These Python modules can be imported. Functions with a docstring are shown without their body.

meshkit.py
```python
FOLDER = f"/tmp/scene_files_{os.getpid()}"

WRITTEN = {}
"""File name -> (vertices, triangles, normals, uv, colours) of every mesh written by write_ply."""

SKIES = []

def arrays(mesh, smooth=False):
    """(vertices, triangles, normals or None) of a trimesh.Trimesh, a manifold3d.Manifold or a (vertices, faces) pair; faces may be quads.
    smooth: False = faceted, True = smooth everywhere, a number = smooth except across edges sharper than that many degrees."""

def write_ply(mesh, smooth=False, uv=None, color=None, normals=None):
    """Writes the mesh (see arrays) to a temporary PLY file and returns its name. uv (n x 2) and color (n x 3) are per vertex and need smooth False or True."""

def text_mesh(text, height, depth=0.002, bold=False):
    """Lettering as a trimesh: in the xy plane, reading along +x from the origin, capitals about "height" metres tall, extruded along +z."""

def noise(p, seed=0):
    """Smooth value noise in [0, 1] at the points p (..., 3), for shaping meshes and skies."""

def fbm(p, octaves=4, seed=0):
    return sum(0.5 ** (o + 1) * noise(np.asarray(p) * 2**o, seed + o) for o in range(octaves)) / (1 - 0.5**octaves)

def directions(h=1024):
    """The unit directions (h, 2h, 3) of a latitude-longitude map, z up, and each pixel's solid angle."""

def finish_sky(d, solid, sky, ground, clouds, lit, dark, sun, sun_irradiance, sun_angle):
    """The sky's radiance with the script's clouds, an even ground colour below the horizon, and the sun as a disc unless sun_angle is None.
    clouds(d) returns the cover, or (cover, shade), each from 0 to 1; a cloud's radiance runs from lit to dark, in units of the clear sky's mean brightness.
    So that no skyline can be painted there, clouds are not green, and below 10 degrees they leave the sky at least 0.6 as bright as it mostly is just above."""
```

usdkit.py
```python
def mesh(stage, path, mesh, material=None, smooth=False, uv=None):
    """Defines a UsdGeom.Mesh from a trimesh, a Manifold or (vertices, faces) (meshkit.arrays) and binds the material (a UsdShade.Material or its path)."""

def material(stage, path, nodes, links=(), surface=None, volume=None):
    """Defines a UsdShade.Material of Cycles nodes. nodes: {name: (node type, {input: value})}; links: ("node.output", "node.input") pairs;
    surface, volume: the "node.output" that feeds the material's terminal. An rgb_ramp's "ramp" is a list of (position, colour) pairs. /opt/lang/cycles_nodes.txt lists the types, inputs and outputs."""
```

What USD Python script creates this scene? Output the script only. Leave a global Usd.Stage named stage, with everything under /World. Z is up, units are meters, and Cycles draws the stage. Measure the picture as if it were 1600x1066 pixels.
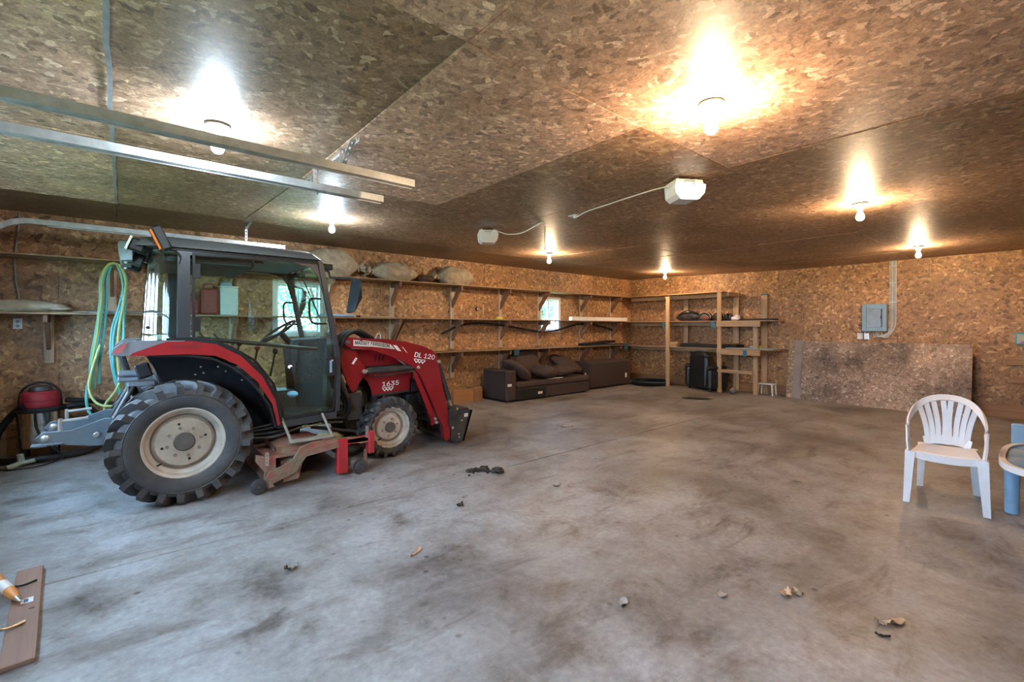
import math, random
import numpy as np, trimesh, usdkit, meshkit
from shapely.geometry import Polygon, box as sbox
from pxr import Usd, UsdGeom, UsdLux, UsdShade, Gf, Sdf

stage = Usd.Stage.CreateInMemory()
UsdGeom.SetStageUpAxis(stage, 'Z')
UsdGeom.SetStageMetersPerUnit(stage, 1.0)
UsdGeom.Xform.Define(stage, '/World')
rnd = random.Random(7)
nprng = np.random.default_rng(7)

# ------------------------------------------------------------------ camera, sky, exposure
# x runs along the long shelf wall, y towards it, z up
FW = np.array([0.6465, 0.7630, 0.0]); RT = np.array([0.7630, -0.6465, 0.0])
cam = UsdGeom.Camera.Define(stage, '/World/camera')
cam.CreateHorizontalApertureAttr(36.0)
cam.CreateFocalLengthAttr(36.0 * 718 / 1600)
cam.CreateVerticalApertureAttr(36.0 * 1066 / 1600)
cam.CreateVerticalApertureOffsetAttr(-0.4725)
cam.CreateClippingRangeAttr(Gf.Vec2f(0.02, 500))
cam.CreateExposureAttr(2.2)
cam.AddTransformOp().Set(Gf.Matrix4d(RT[0], RT[1], 0, 0, 0, 0, 1, 0, -FW[0], -FW[1], 0, 0, 0, 0, 1.45, 1))
sky = UsdLux.DomeLight.Define(stage, '/World/sky')
sky.CreateColorAttr(Gf.Vec3f(0.46, 0.68, 1.0))
sky.CreateIntensityAttr(3.5)
BULB_WARM, BULB_COOL = 250.0, 205.0       # strength of the bulbs' own emission

# ------------------------------------------------------------------ materials
_mats = {}
def mat(name, nodes, links, surface):
    if name not in _mats:
        _mats[name] = usdkit.material(stage, '/World/Looks/' + name, nodes, links, surface=surface)
    return _mats[name]

def pm(name, col, rough=.5, metal=0., var=.12, scale=9., dirt=None, dirt_amt=.5, bump=0., spec=.5, coat=0., stretch=None):
    """painted, moulded or bare material: a base colour with a little mottling and, if asked for, a second colour of wear"""
    c = np.array(col, float)
    n = {'tc': ('texture_coordinate', {}), 'mp': ('mapping', {'scale': stretch or (1, 1, 1)}),
         'nz': ('noise_texture', {'scale': scale, 'detail': 4.0, 'roughness': .6}),
         'rp': ('rgb_ramp', {'ramp': [(.3, tuple(c * (1 - var))), (.7, tuple(np.minimum(c * (1 + var), 1)))]}),
         'p': ('principled_bsdf', {'roughness': rough, 'metallic': metal, 'specular_ior_level': spec, 'coat_weight': coat})}
    l = [('tc.object', 'mp.vector'), ('mp.vector', 'nz.vector'), ('nz.fac', 'rp.fac')]
    if dirt is None:
        l.append(('rp.color', 'p.base_color'))
    else:
        n['nd'] = ('noise_texture', {'scale': scale * .45, 'detail': 5.0, 'roughness': .65})
        n['rd'] = ('rgb_ramp', {'ramp': [(.5 - .3 * dirt_amt, (0, 0, 0)), (.85 - .3 * dirt_amt, (1, 1, 1))]})
        n['mx'] = ('mix_color', {'b': dirt})
        l += [('tc.object', 'nd.vector'), ('nd.fac', 'rd.fac'), ('rd.color', 'mx.fac'), ('rp.color', 'mx.a'), ('mx.result', 'p.base_color')]
    if bump:
        n['b'] = ('bump', {'strength': bump, 'distance': .004})
        l += [('nz.fac', 'b.height'), ('b.normal', 'p.normal')]
    return mat(name, n, l, 'p.BSDF')

def osb(name, axes, cols, rough, stain=.35, size=1.0, spec=.5, bump=.25, var=(.86, 1.12)):
    """oriented strand board: long flakes in three directions, each of a tone of its own"""
    a, b = axes
    n = {'g': ('geometry', {}), 's': ('separate_xyz', {}), 'c': ('combine_xyz', {}),
         'wn': ('noise_texture', {'scale': 26.0 / size, 'detail': 4.0, 'roughness': .65}), 'w1': ('vector_math', {'math_type': 'subtract', 'vector2': (.5, .5, .5)}),
         'w2': ('vector_math', {'math_type': 'scale', 'scale': .05 * size}), 'w3': ('vector_math', {'math_type': 'add'}),
         'sel': ('voronoi_texture', {'scale': 24.0 / size, 'dimensions': '2D'}), 'ss': ('separate_color', {}),
         'k1': ('math', {'math_type': 'greater_than', 'value2': .55}), 'k2': ('math', {'math_type': 'greater_than', 'value2': .62}),
         'm1': ('mix_float', {}), 'm2': ('mix_float', {}),
         'rp': ('rgb_ramp', {'ramp': cols}),
         'fn': ('noise_texture', {'scale': 34.0 / size, 'detail': 6.0, 'roughness': .7, 'distortion': 1.6}), 'fr': ('map_range', {'from_min': .28, 'from_max': .68, 'to_min': .48, 'to_max': 1.32}),
         'st': ('noise_texture', {'scale': .8, 'detail': 5.0, 'roughness': .6}), 'sr': ('map_range', {'from_min': .35, 'from_max': .65, 'to_min': 1 - stain, 'to_max': 1.05, 'clamp': True}),
         'oi': ('object_info', {}), 'om': ('map_range', {'to_min': var[0], 'to_max': var[1]}),
         'q1': ('math', {'math_type': 'multiply'}), 'q2': ('math', {'math_type': 'multiply'}), 'hs': ('vector_math', {'math_type': 'scale'}),
         'b': ('bump', {'strength': bump, 'distance': .003}), 'p': ('principled_bsdf', {'roughness': rough, 'specular_ior_level': spec})}
    l = [('g.position', 's.vector'), (f's.{a}', 'c.x'), (f's.{b}', 'c.y'), ('c.vector', 'wn.vector'), ('wn.color', 'w1.vector1'), ('w1.vector', 'w2.vector1'),
         ('w2.vector', 'w3.vector1'), ('c.vector', 'w3.vector2'), ('w3.vector', 'sel.vector'), ('sel.color', 'ss.color'), ('ss.r', 'k1.value1'), ('ss.g', 'k2.value1'),
         ('c.vector', 'fn.vector'), ('c.vector', 'st.vector')]
    for i, (rot, sx, sy) in enumerate([(.25, 17, 36), (1.25, 19, 40), (-.75, 16, 33)]):
        n[f'p{i}'] = ('mapping', {'mapping_type': 'texture', 'rotation': (0, 0, rot), 'scale': (size / sx, size / sy, 1), 'location': (i * 7.3, i * 3.1, 0)})
        n[f'v{i}'] = ('voronoi_texture', {'scale': 1.0, 'dimensions': '2D'})
        n[f'c{i}'] = ('separate_color', {})
        l += [('w3.vector', f'p{i}.vector'), (f'p{i}.vector', f'v{i}.vector'), (f'v{i}.color', f'c{i}.color')]
    l += [('k1.value', 'm1.fac'), ('c0.r', 'm1.a'), ('c1.r', 'm1.b'), ('k2.value', 'm2.fac'), ('m1.result', 'm2.a'), ('c2.r', 'm2.b'), ('m2.result', 'rp.fac'),
          ('fn.fac', 'fr.value'), ('st.fac', 'sr.value'), ('oi.random', 'om.value'), ('fr.result', 'q1.value1'), ('sr.result', 'q1.value2'),
          ('q1.value', 'q2.value1'), ('om.result', 'q2.value2'), ('rp.color', 'hs.vector1'), ('q2.value', 'hs.scale'), ('hs.vector', 'p.base_color'),
          ('m2.result', 'b.height'), ('b.normal', 'p.normal')]
    return mat(name, n, l, 'p.BSDF')

def wood(name, c1, c2, rough=.6, along='x', scale=1.0):
    st = {'x': (1.2, 22, 22), 'y': (22, 1.2, 22), 'z': (22, 22, 1.2)}[along]
    n = {'tc': ('texture_coordinate', {}), 'oi': ('object_info', {}), 'ml': ('vector_math', {'math_type': 'scale', 'vector1': (7.3, 3.7, 5.1)}), 'ad': ('vector_math', {'math_type': 'add'}),
         'mp': ('mapping', {'scale': tuple(s * scale for s in st)}), 'nz': ('noise_texture', {'scale': 1.6, 'detail': 5.0, 'roughness': .62, 'distortion': .5}),
         'rp': ('rgb_ramp', {'ramp': [(.28, c2), (.5, tuple((np.array(c1) + np.array(c2)) / 2)), (.7, c1)]}),
         'om': ('map_range', {'to_min': .82, 'to_max': 1.15}), 'hs': ('vector_math', {'math_type': 'scale'}),
         'b': ('bump', {'strength': .15, 'distance': .002}), 'p': ('principled_bsdf', {'roughness': rough})}
    l = [('oi.random', 'ml.scale'), ('tc.object', 'ad.vector1'), ('ml.vector', 'ad.vector2'), ('ad.vector', 'mp.vector'), ('mp.vector', 'nz.vector'), ('nz.fac', 'rp.fac'),
         ('oi.random', 'om.value'), ('rp.color', 'hs.vector1'), ('om.result', 'hs.scale'), ('hs.vector', 'p.base_color'), ('nz.fac', 'b.height'), ('b.normal', 'p.normal')]
    return mat(name, n, l, 'p.BSDF')

def pane(name, tint, boost=1.0):
    return mat(name, {'t': ('transparent_bsdf', {'color': tint}), 'g': ('glossy_bsdf', {'roughness': .015, 'color': (.95, 1, 1)}), 'f': ('layer_weight', {'blend': .5}), 'pw': ('math', {'math_type': 'power', 'value2': 4.5}), 'ma': ('math', {'math_type': 'multiply_add', 'value2': .9, 'value3': .035}),
                      'k': ('math', {'math_type': 'multiply', 'value2': boost, 'use_clamp': True}), 'm': ('mix_closure', {})},
               [('f.facing', 'pw.value1'), ('pw.value', 'ma.value1'), ('ma.value', 'k.value1'), ('k.value', 'm.fac'), ('t.BSDF', 'm.closure1'), ('g.BSDF', 'm.closure2')], 'm.closure')

def glow(name, col, s):
    return mat(name, {'e': ('emission', {'color': col, 'strength': s})}, [], 'e.emission')

FLK = lambda m, k=1.0: [(.0, tuple(np.array(m) * .50 * k)), (.12, tuple(np.array(m) * .76 * k)), (.35, tuple(np.array(m) * .94)), (.75, tuple(np.array(m) * 1.06)),
                        (.88, tuple(np.array(m) * np.array([1.24, 1.34, 1.38]))), (1.0, tuple(np.array(m) * np.array([1.7, 2.0, 2.2])))]
WALLC = (.47, .25, .115)
M_WL = osb('strand_board_long_wall', 'xz', FLK(WALLC, .9), .55, size=1.3)
M_WF = osb('strand_board_far_wall', 'yz', FLK((.50, .265, .115), .9), .55, size=1.25)
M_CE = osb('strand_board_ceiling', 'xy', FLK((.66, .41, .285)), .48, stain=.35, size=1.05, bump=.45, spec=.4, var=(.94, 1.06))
M_CM = osb('strand_board_ceiling_mid', 'xy', FLK((.38, .23, .14)), .48, stain=.4, size=1.05, bump=.45, spec=.4, var=(.92, 1.08))  # mid-toned ceiling sheets, darker than the pale ones
M_CD = osb('strand_board_ceiling_painted_shade', 'xy', FLK((.21, .125, .07)), .4, stain=.4, size=1.05, bump=.3)  # shade band along the shelf wall, painted into the board colour
M_OL = osb('strand_board_loose', 'yz', FLK((.50, .345, .245)), .6, stain=.8)
M_OE = osb('strand_board_offcut', 'yz', FLK((.42, .29, .18)), .6, stain=.3)
M_PINE = wood('pine_lumber_z', (.62, .44, .25), (.42, .27, .14), along='z')
M_PINEX = wood('pine_lumber_x', (.56, .36, .19), (.34, .20, .10), along='x')
M_PINEY = wood('pine_lumber_y', (.58, .40, .22), (.36, .22, .11), along='y')
M_BRKT = wood('bracket_lumber', (.27, .145, .085), (.15, .075, .04), along='y')
M_BRKZ = wood('bracket_lumber_z', (.58, .45, .32), (.36, .25, .16), along='z')
M_PLY = wood('shelf_plywood', (.40, .26, .15), (.22, .135, .075), along='x', scale=.6)
M_PLYY = wood('shelf_plywood_y', (.46, .29, .15), (.30, .18, .09), along='y', scale=.6)
M_TRT = wood('stained_base_lumber', (.44, .235, .11), (.28, .14, .06), along='x')
M_TRTY = wood('stained_base_lumber_y', (.44, .235, .11), (.28, .14, .06), along='y')
M_WHT = pm('white_painted_wood', (.78, .78, .76), .5, var=.05)
M_GALV = pm('galvanised_steel', (.55, .58, .60), .38, .75, var=.18, scale=14)
M_BLK = pm('black_plastic', (.013, .014, .015), .5, var=.3, spec=.35)
M_DRK = pm('dark_painted_steel', (.028, .031, .034), .42, var=.3, dirt=(.10, .085, .065), dirt_amt=.25)
M_CAB = pm('charcoal_cab_frame', (.035, .038, .042), .38, var=.12)
M_ROOF = pm('grey_roof_plastic', (.11, .12, .125), .42, var=.06, scale=4)
M_RED = pm('red_tractor_paint', (.25, .004, .009), .32, var=.08, coat=.4)
M_REDF = pm('red_fender_paint', (.30, .014, .017), .3, var=.08, coat=.5)
M_DECK = pm('worn_red_deck_paint', (.36, .05, .045), .5, var=.2, scale=14, dirt=(.22, .17, .11), dirt_amt=.8)
M_DECKM = pm('grimy_deck_steel', (.20, .16, .10), .6, var=.3, scale=16, dirt=(.30, .09, .07), dirt_amt=.3)
M_TYRE = pm('black_tyre_rubber', (.034, .034, .036), .62, var=.25, scale=12, dirt=(.085, .076, .06), dirt_amt=.2, bump=.2, spec=.6)
M_RIM = pm('cream_wheel_paint', (.50, .43, .34), .45, var=.1, scale=6, dirt=(.26, .21, .15), dirt_amt=.4)
M_HUB = pm('dusty_grey_hub', (.09, .08, .065), .6, var=.25)
M_BOLT = pm('zinc_bolt', (.55, .54, .50), .35, .8, var=.1)
M_GLS = pane('tinted_cab_glass', (.85, .95, .92), 1.4)
M_WIN = pane('clear_window_pane', (.93, .96, .96))
M_FAB = pm('brown_sofa_fabric', (.058, .038, .034), .85, var=.2, scale=40, bump=.3)
M_FABL = pm('brown_cushion_fabric', (.078, .050, .043), .85, var=.22, scale=30, bump=.3)
M_SACK = pm('woven_beige_sack', (.44, .37, .27), .75, var=.14, scale=18, dirt=(.24, .19, .13), dirt_amt=.25, bump=.3)
M_WPL = pm('white_moulded_plastic', (.80, .80, .80), .35, var=.03)
M_BPL = pm('light_blue_plastic', (.28, .52, .78), .4, var=.1)
M_PORC = pm('white_porcelain', (.82, .82, .80), .3, var=.02)
M_ORG = pm('orange_lens', (.75, .14, .01), .15, var=.15, coat=1)
M_GREY = pm('grey_enamel', (.22, .34, .40), .45, .1, var=.08)
M_LBL = pm('white_print', (.78, .76, .72), .5, var=.04)
M_INK = pm('black_print', (.02, .02, .02), .5, var=.05)
M_INKR = pm('dark_red_print', (.14, .02, .02), .5, var=.05)

def concrete():
    n = {'g': ('geometry', {}), 'n1': ('noise_texture', {'scale': .7, 'detail': 6.0, 'roughness': .6, 'distortion': .4}),
         'n2': ('noise_texture', {'scale': 2.6, 'detail': 7.0, 'roughness': .74, 'distortion': .3}), 'n3': ('noise_texture', {'scale': 26., 'detail': 6.0, 'roughness': .7}),
         'mp': ('mapping', {'rotation': (0, 0, .35), 'scale': (1.0, 3.2, 1)}), 'n4': ('noise_texture', {'scale': 1.1, 'detail': 6.0, 'roughness': .68, 'distortion': .5}),
         'r1': ('rgb_ramp', {'ramp': [(.32, (.175, .160, .150)), (.45, (.300, .289, .278)), (.57, (.375, .374, .372)), (.72, (.46, .468, .476))]}),
         'r2': ('rgb_ramp', {'ramp': [(.32, (.40, .36, .32)), (.43, (.78, .755, .73)), (.55, (1, 1, 1)), (.74, (1.10, 1.10, 1.11))]}),
         'r4': ('rgb_ramp', {'ramp': [(.32, (.58, .53, .49)), (.44, (.93, .92, .905)), (.60, (1, 1, 1)), (.78, (1.12, 1.13, 1.15))]}),
         'r3': ('map_range', {'from_min': .3, 'from_max': .7, 'to_min': .78, 'to_max': 1.16}),
         'v': ('voronoi_texture', {'scale': 7.0, 'feature': 'f1'}), 'vr': ('rgb_ramp', {'ramp': [(.0, (.30, .27, .24)), (.08, (.55, .51, .48)), (.15, (1, 1, 1))]}),
         'vm': ('noise_texture', {'scale': 1.2, 'detail': 2.0}), 'vf': ('map_range', {'from_min': .47, 'from_max': .58, 'to_min': 0, 'to_max': .95, 'clamp': True}),
         'm1': ('mix_color', {'blend_type': 'multiply', 'fac': 1.}), 'm2': ('mix_color', {'blend_type': 'multiply', 'fac': 1.}), 'm3': ('mix_color', {'blend_type': 'multiply'}),
         'sc': ('vector_math', {'math_type': 'scale'}), 'rr': ('map_range', {'from_min': .3, 'from_max': .7, 'to_min': .34, 'to_max': .62}),
         'b': ('bump', {'strength': .35, 'distance': .004}), 'p': ('principled_bsdf', {'specular_ior_level': .5})}
    l = [('g.position', 'n1.vector'), ('g.position', 'n2.vector'), ('g.position', 'n3.vector'), ('g.position', 'v.vector'), ('g.position', 'vm.vector'), ('g.position', 'mp.vector'), ('mp.vector', 'n4.vector'),
         ('n1.fac', 'r1.fac'), ('n2.fac', 'r2.fac'), ('n3.fac', 'r3.value'), ('n4.fac', 'r4.fac'), ('r1.color', 'm1.a'), ('r2.color', 'm1.b'), ('m1.result', 'm2.a'), ('r4.color', 'm2.b'),
         ('m2.result', 'm3.a'), ('v.distance', 'vr.fac'), ('vr.color', 'm3.b'), ('vm.fac', 'vf.value'), ('vf.result', 'm3.fac'), ('m3.result', 'sc.vector1'), ('r3.result', 'sc.scale'),
         ('sc.vector', 'p.base_color'), ('n2.fac', 'rr.value'), ('rr.result', 'p.roughness'), ('n3.fac', 'b.height'), ('b.normal', 'p.normal')]
    return mat('stained_concrete', n, l, 'p.BSDF')
M_CON = concrete()

# ------------------------------------------------------------------ prims
_count = {}
def numbered(parent, name):
    k = (parent, name); i = _count.get(k, 0); _count[k] = i + 1
    return f'{parent}/{name}' + (f'_{i:03d}' if i else '')
def say(prim, **kw):
    for k, v in kw.items():
        if v: prim.SetCustomDataByKey(k, v)
def thing(name, label, cat, loc=(0, 0, 0), rz=0., group=None):
    p = numbered('/World', name)
    x = UsdGeom.Xform.Define(stage, p); x.AddTranslateOp().Set(Gf.Vec3d(*map(float, loc)))
    if rz: x.AddRotateZOp().Set(math.degrees(rz))
    say(x.GetPrim(), label=label, category=cat, group=group)
    return p
def P(parent, name, m, material, smooth=30, label=None, kind=None):
    p = numbered(parent, name)
    if isinstance(m, (list, tuple)) and not isinstance(m[0], np.ndarray): m = cat(m)
    me = usdkit.mesh(stage, p, m, material, smooth=smooth)
    say(me.GetPrim(), label=label, kind=kind)
    return p
def O(name, m, material, label, category, loc=None, rz=0., group=None, smooth=30, kind=None):
    p = numbered('/World', name)
    if isinstance(m, (list, tuple)): m = cat(m)
    me = usdkit.mesh(stage, p, m, material, smooth=smooth)
    if loc is not None: me.AddTranslateOp().Set(Gf.Vec3d(*map(float, loc)))
    if rz: me.AddRotateZOp().Set(math.degrees(rz))
    say(me.GetPrim(), label=label, category=category, group=group, kind=kind)
    return p
def S(name, m, material, parent='/World', smooth=30):
    p = f'{parent}/{name}' if parent == '/World' else numbered(parent, name)
    if isinstance(m, (list, tuple)): m = cat(m)
    me = usdkit.mesh(stage, p, m, material, smooth=smooth)
    if parent == '/World': say(me.GetPrim(), kind='structure')
    return p

# ------------------------------------------------------------------ shapes
cat = lambda ms: trimesh.util.concatenate(list(ms))
def bx(x0, x1, y0, y1, z0, z1, c=.003):
    lo, hi = np.minimum([x0, y0, z0], [x1, y1, z1]).astype(float), np.maximum([x0, y0, z0], [x1, y1, z1]).astype(float)
    c = min(c, (hi - lo).min() * .3)
    if c <= 0: return trimesh.creation.box(bounds=[lo, hi])
    pts = []
    for s in np.ndindex(2, 2, 2):
        p = np.where(s, hi, lo); d = np.where(s, -c, c)
        for k in range(3):
            q = p + d; q[k] = p[k]; pts.append(q)
    return trimesh.convex.convex_hull(np.array(pts))
def hull(pts): return trimesh.convex.convex_hull(np.array(pts, float))
def mv(m, t=(0, 0, 0), rx=0, ry=0, rz=0):
    m = m.copy(); R = trimesh.transformations
    if rx: m.apply_transform(R.rotation_matrix(rx, [1, 0, 0]))
    if ry: m.apply_transform(R.rotation_matrix(ry, [0, 1, 0]))
    if rz: m.apply_transform(R.rotation_matrix(rz, [0, 0, 1]))
    m.apply_translation(t); return m
def spline(pts, n=8):
    p = np.array(pts, float)
    if len(p) < 3: return p
    q = np.vstack([2 * p[0] - p[1], p, 2 * p[-1] - p[-2]]); out = []
    for i in range(1, len(q) - 2):
        a, b, c, d = q[i - 1:i + 3]
        for t in np.linspace(0, 1, n, endpoint=False):
            out.append(.5 * (2 * b + (c - a) * t + (2 * a - 5 * b + 4 * c - d) * t * t + (3 * b - a - 3 * c + d) * t ** 3))
    return np.vstack([out, p[-1]])
def sweep(pts, section, up=None, scale=None):
    """section: (k,2) closed outline; path points (n,3); frames carried along the path, or held to an up direction"""
    p = np.array(pts, float); n = len(p); sec = np.array(section, float); k = len(sec)
    t = np.gradient(p, axis=0); t /= np.linalg.norm(t, axis=1, keepdims=True) + 1e-12
    ref = np.array(up if up is not None else ([0, 0, 1] if abs(t[0, 2]) < .9 else [1, 0, 0]), float)
    V = []
    for i in range(n):
        a = np.cross(t[i], ref); a /= np.linalg.norm(a) + 1e-12
        b = np.cross(a, t[i])
        if up is None: ref = b
        s = 1 if scale is None else scale[i]
        V.append(p[i] + s * (sec[:, :1] * a + sec[:, 1:] * b))
    V = np.vstack(V); F = []
    for i in range(n - 1):
        for j in range(k):
            a0, a1, b0, b1 = i * k + j, i * k + (j + 1) % k, (i + 1) * k + j, (i + 1) * k + (j + 1) % k
            F += [[a0, b0, b1], [a0, b1, a1]]
    for e, rev in ((0, 0), ((n - 1) * k, 1)):
        for j in range(1, k - 1):
            F.append([e, e + j, e + j + 1] if not rev else [e, e + j + 1, e + j])
    m = trimesh.Trimesh(V, F, process=False)
    if m.volume < 0: m.invert()
    return m
def circ(r, k=8): a = np.arange(k) * 2 * np.pi / k; return np.c_[np.cos(a) * r, np.sin(a) * r]
def rect(w, h): return np.array([[-w / 2, -h / 2], [w / 2, -h / 2], [w / 2, h / 2], [-w / 2, h / 2]])
def tube(pts, r, k=8, smooth=0, up=None): return sweep(spline(pts, smooth) if smooth else pts, circ(r, k), up)
def rod(a, b, r, k=10): return tube([a, b], r, k)
def lathe(prof, n=32, axis='z'):
    m = trimesh.creation.revolve(np.array(prof, float), sections=n)
    if m.volume < 0: m.invert()
    if axis == 'y': m = mv(m, rx=-np.pi / 2)     # z -> y
    if axis == 'x': m = mv(m, ry=np.pi / 2)
    return m
def cyl(r, h, n=20, axis='z', c=.0):
    c = min(c, r * .4, h * .4)
    return lathe([(0, 0), (r - c, 0), (r, c), (r, h - c), (r - c, h), (0, h)] if c else [(0, 0), (r, 0), (r, h), (0, h)], n, axis)
def ball(r, s=(1, 1, 1), sub=2):
    m = trimesh.creation.icosphere(sub, 1.0); m.apply_scale(np.array(s) * r); return m
def prism(poly, a, b, axis='y'):
    """outline in the two other axes, extruded along axis from a to b"""
    if not isinstance(poly, Polygon): poly = Polygon(poly)
    poly = poly.buffer(0)
    gs = getattr(poly, 'geoms', [poly]); out = []
    for g in gs:
        m = trimesh.creation.extrude_polygon(g, abs(b - a), engine='earcut'); v = m.vertices.copy(); h = v[:, 2] + min(a, b)
        m.vertices = {'y': np.c_[v[:, 0], h, v[:, 1]], 'x': np.c_[h, v[:, 0], v[:, 1]], 'z': np.c_[v[:, 0], v[:, 1], h]}[axis]
        if m.volume < 0: m.invert()
        out.append(m)
    return cat(out)
def pillow(a, b, c, e=.55, e2=None, nz=.0, f=6., seed=0, sub=4, sag=0):
    m = trimesh.creation.icosphere(sub, 1.0); v = m.vertices
    q = np.sign(v) * np.abs(v) ** np.array([e, e, e2 or e])
    k = (np.abs(v) ** 4).sum(1) ** .25
    q = v / np.maximum(k, 1e-6)[:, None] * (1 - e) + v * e
    q[:, 2] *= (1 - .55 * np.clip(np.maximum(abs(q[:, 0]), abs(q[:, 1])) - .35, 0, 1))
    q = q * np.array([a, b, c])
    if nz: q += (meshkit.fbm(q * f + 31, 3, seed)[:, None] - .5) * 2 * nz * v
    if sag: q[:, 2] -= sag * (q[:, 0] / a) ** 2
    m.vertices = q; return m
def text(s, h, depth=.002, bold=True): return meshkit.text_mesh(s, h, depth, bold)
def mirror(m):
    m = m.copy(); m.vertices = m.vertices * [1, -1, 1]; m.invert(); return m

# ------------------------------------------------------------------ the setting
XL, XR, YN, YW = -1.15, 10.84, -3.4, 7.66
def cz(y):
    t = np.clip((7.3 - np.asarray(y, float)) / 4.0, 0, 1); return 2.775 - .095 * t * t * (3 - 2 * t)

S('floor', bx(XL - .1, XR + .1, YN - .1, YW + .1, -.16, -.09, 0), M_CON)
for y0, y1 in ((YN - .1, 3.676), (3.690, YW + .1)):
    S('slab', bx(XL - .1, XR + .1, y0, y1, -.09, 0, .006), M_CON, '/World/floor')
S('floor_joint_filler', bx(XL, XR, 3.672, 3.694, -.09, -.012, 0), pm('joint_dirt', (.05, .042, .036), .9, var=.3), '/World/floor')

S('ceiling', bx(XL - .1, XR + .1, YN - .1, YW + .1, 2.80, 2.90, 0), M_PINE)
def ceiling_panel(x0, x1, y0, y1, m):
    g = .0025; n = max(2, int((y1 - y0) / .3)); ys = np.linspace(y0 + g, y1 - g, n + 1); k = max(2, int((x1 - x0) / .4)); xs = np.linspace(x0 + g, x1 - g, k + 1)
    d = rnd.uniform(-.004, .003)
    X, Y = np.meshgrid(xs, ys, indexing='ij')
    sag = .008 * np.sin(np.pi * (X - x0) / (x1 - x0)) * np.sin(np.pi * (Y - y0) / (y1 - y0)) * rnd.uniform(-.3, 1)
    Z = cz(Y) + d - sag
    V = np.vstack([np.c_[X.ravel(), Y.ravel(), Z.ravel()], np.c_[X.ravel(), Y.ravel(), Z.ravel() + .012]]); nn = X.size; F = []
    w = n + 1
    for i in range(k):
        for j in range(n):
            a, b, c, e = i * w + j, (i + 1) * w + j, (i + 1) * w + j + 1, i * w + j + 1
            F += [[a, c, b], [a, e, c], [a + nn, b + nn, c + nn], [a + nn, c + nn, e + nn]]
    edge = [i * w for i in range(k + 1)] + [k * w + j for j in range(1, w)] + [i * w + n for i in range(k - 1, -1, -1)] + [j for j in range(n - 1, 0, -1)]
    for a, b in zip(edge, edge[1:] + edge[:1]): F += [[a, b, b + nn], [a, b + nn, a + nn]]
    S('ceiling_panel', trimesh.Trimesh(V, F, process=False), m, '/World/ceiling', smooth=20)
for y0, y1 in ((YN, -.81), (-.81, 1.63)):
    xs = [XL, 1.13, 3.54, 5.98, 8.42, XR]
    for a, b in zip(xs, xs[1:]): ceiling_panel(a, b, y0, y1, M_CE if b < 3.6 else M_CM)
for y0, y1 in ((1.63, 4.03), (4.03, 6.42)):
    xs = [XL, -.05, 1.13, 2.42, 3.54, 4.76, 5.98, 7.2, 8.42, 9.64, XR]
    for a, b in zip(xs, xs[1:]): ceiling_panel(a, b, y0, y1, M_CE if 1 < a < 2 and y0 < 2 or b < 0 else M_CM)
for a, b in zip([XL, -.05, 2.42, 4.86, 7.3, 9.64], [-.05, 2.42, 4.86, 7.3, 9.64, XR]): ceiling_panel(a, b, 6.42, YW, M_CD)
# metal strip over the seam near the doors
S('seam_strip', [sweep([(-.05 + .004 * math.sin(9 * y), y, float(cz(y)) - .006) for y in np.linspace(1.0, 6.4, 24)], rect(.020, .004), up=(0, 0, 1))], M_GALV, '/World/ceiling')

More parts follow.
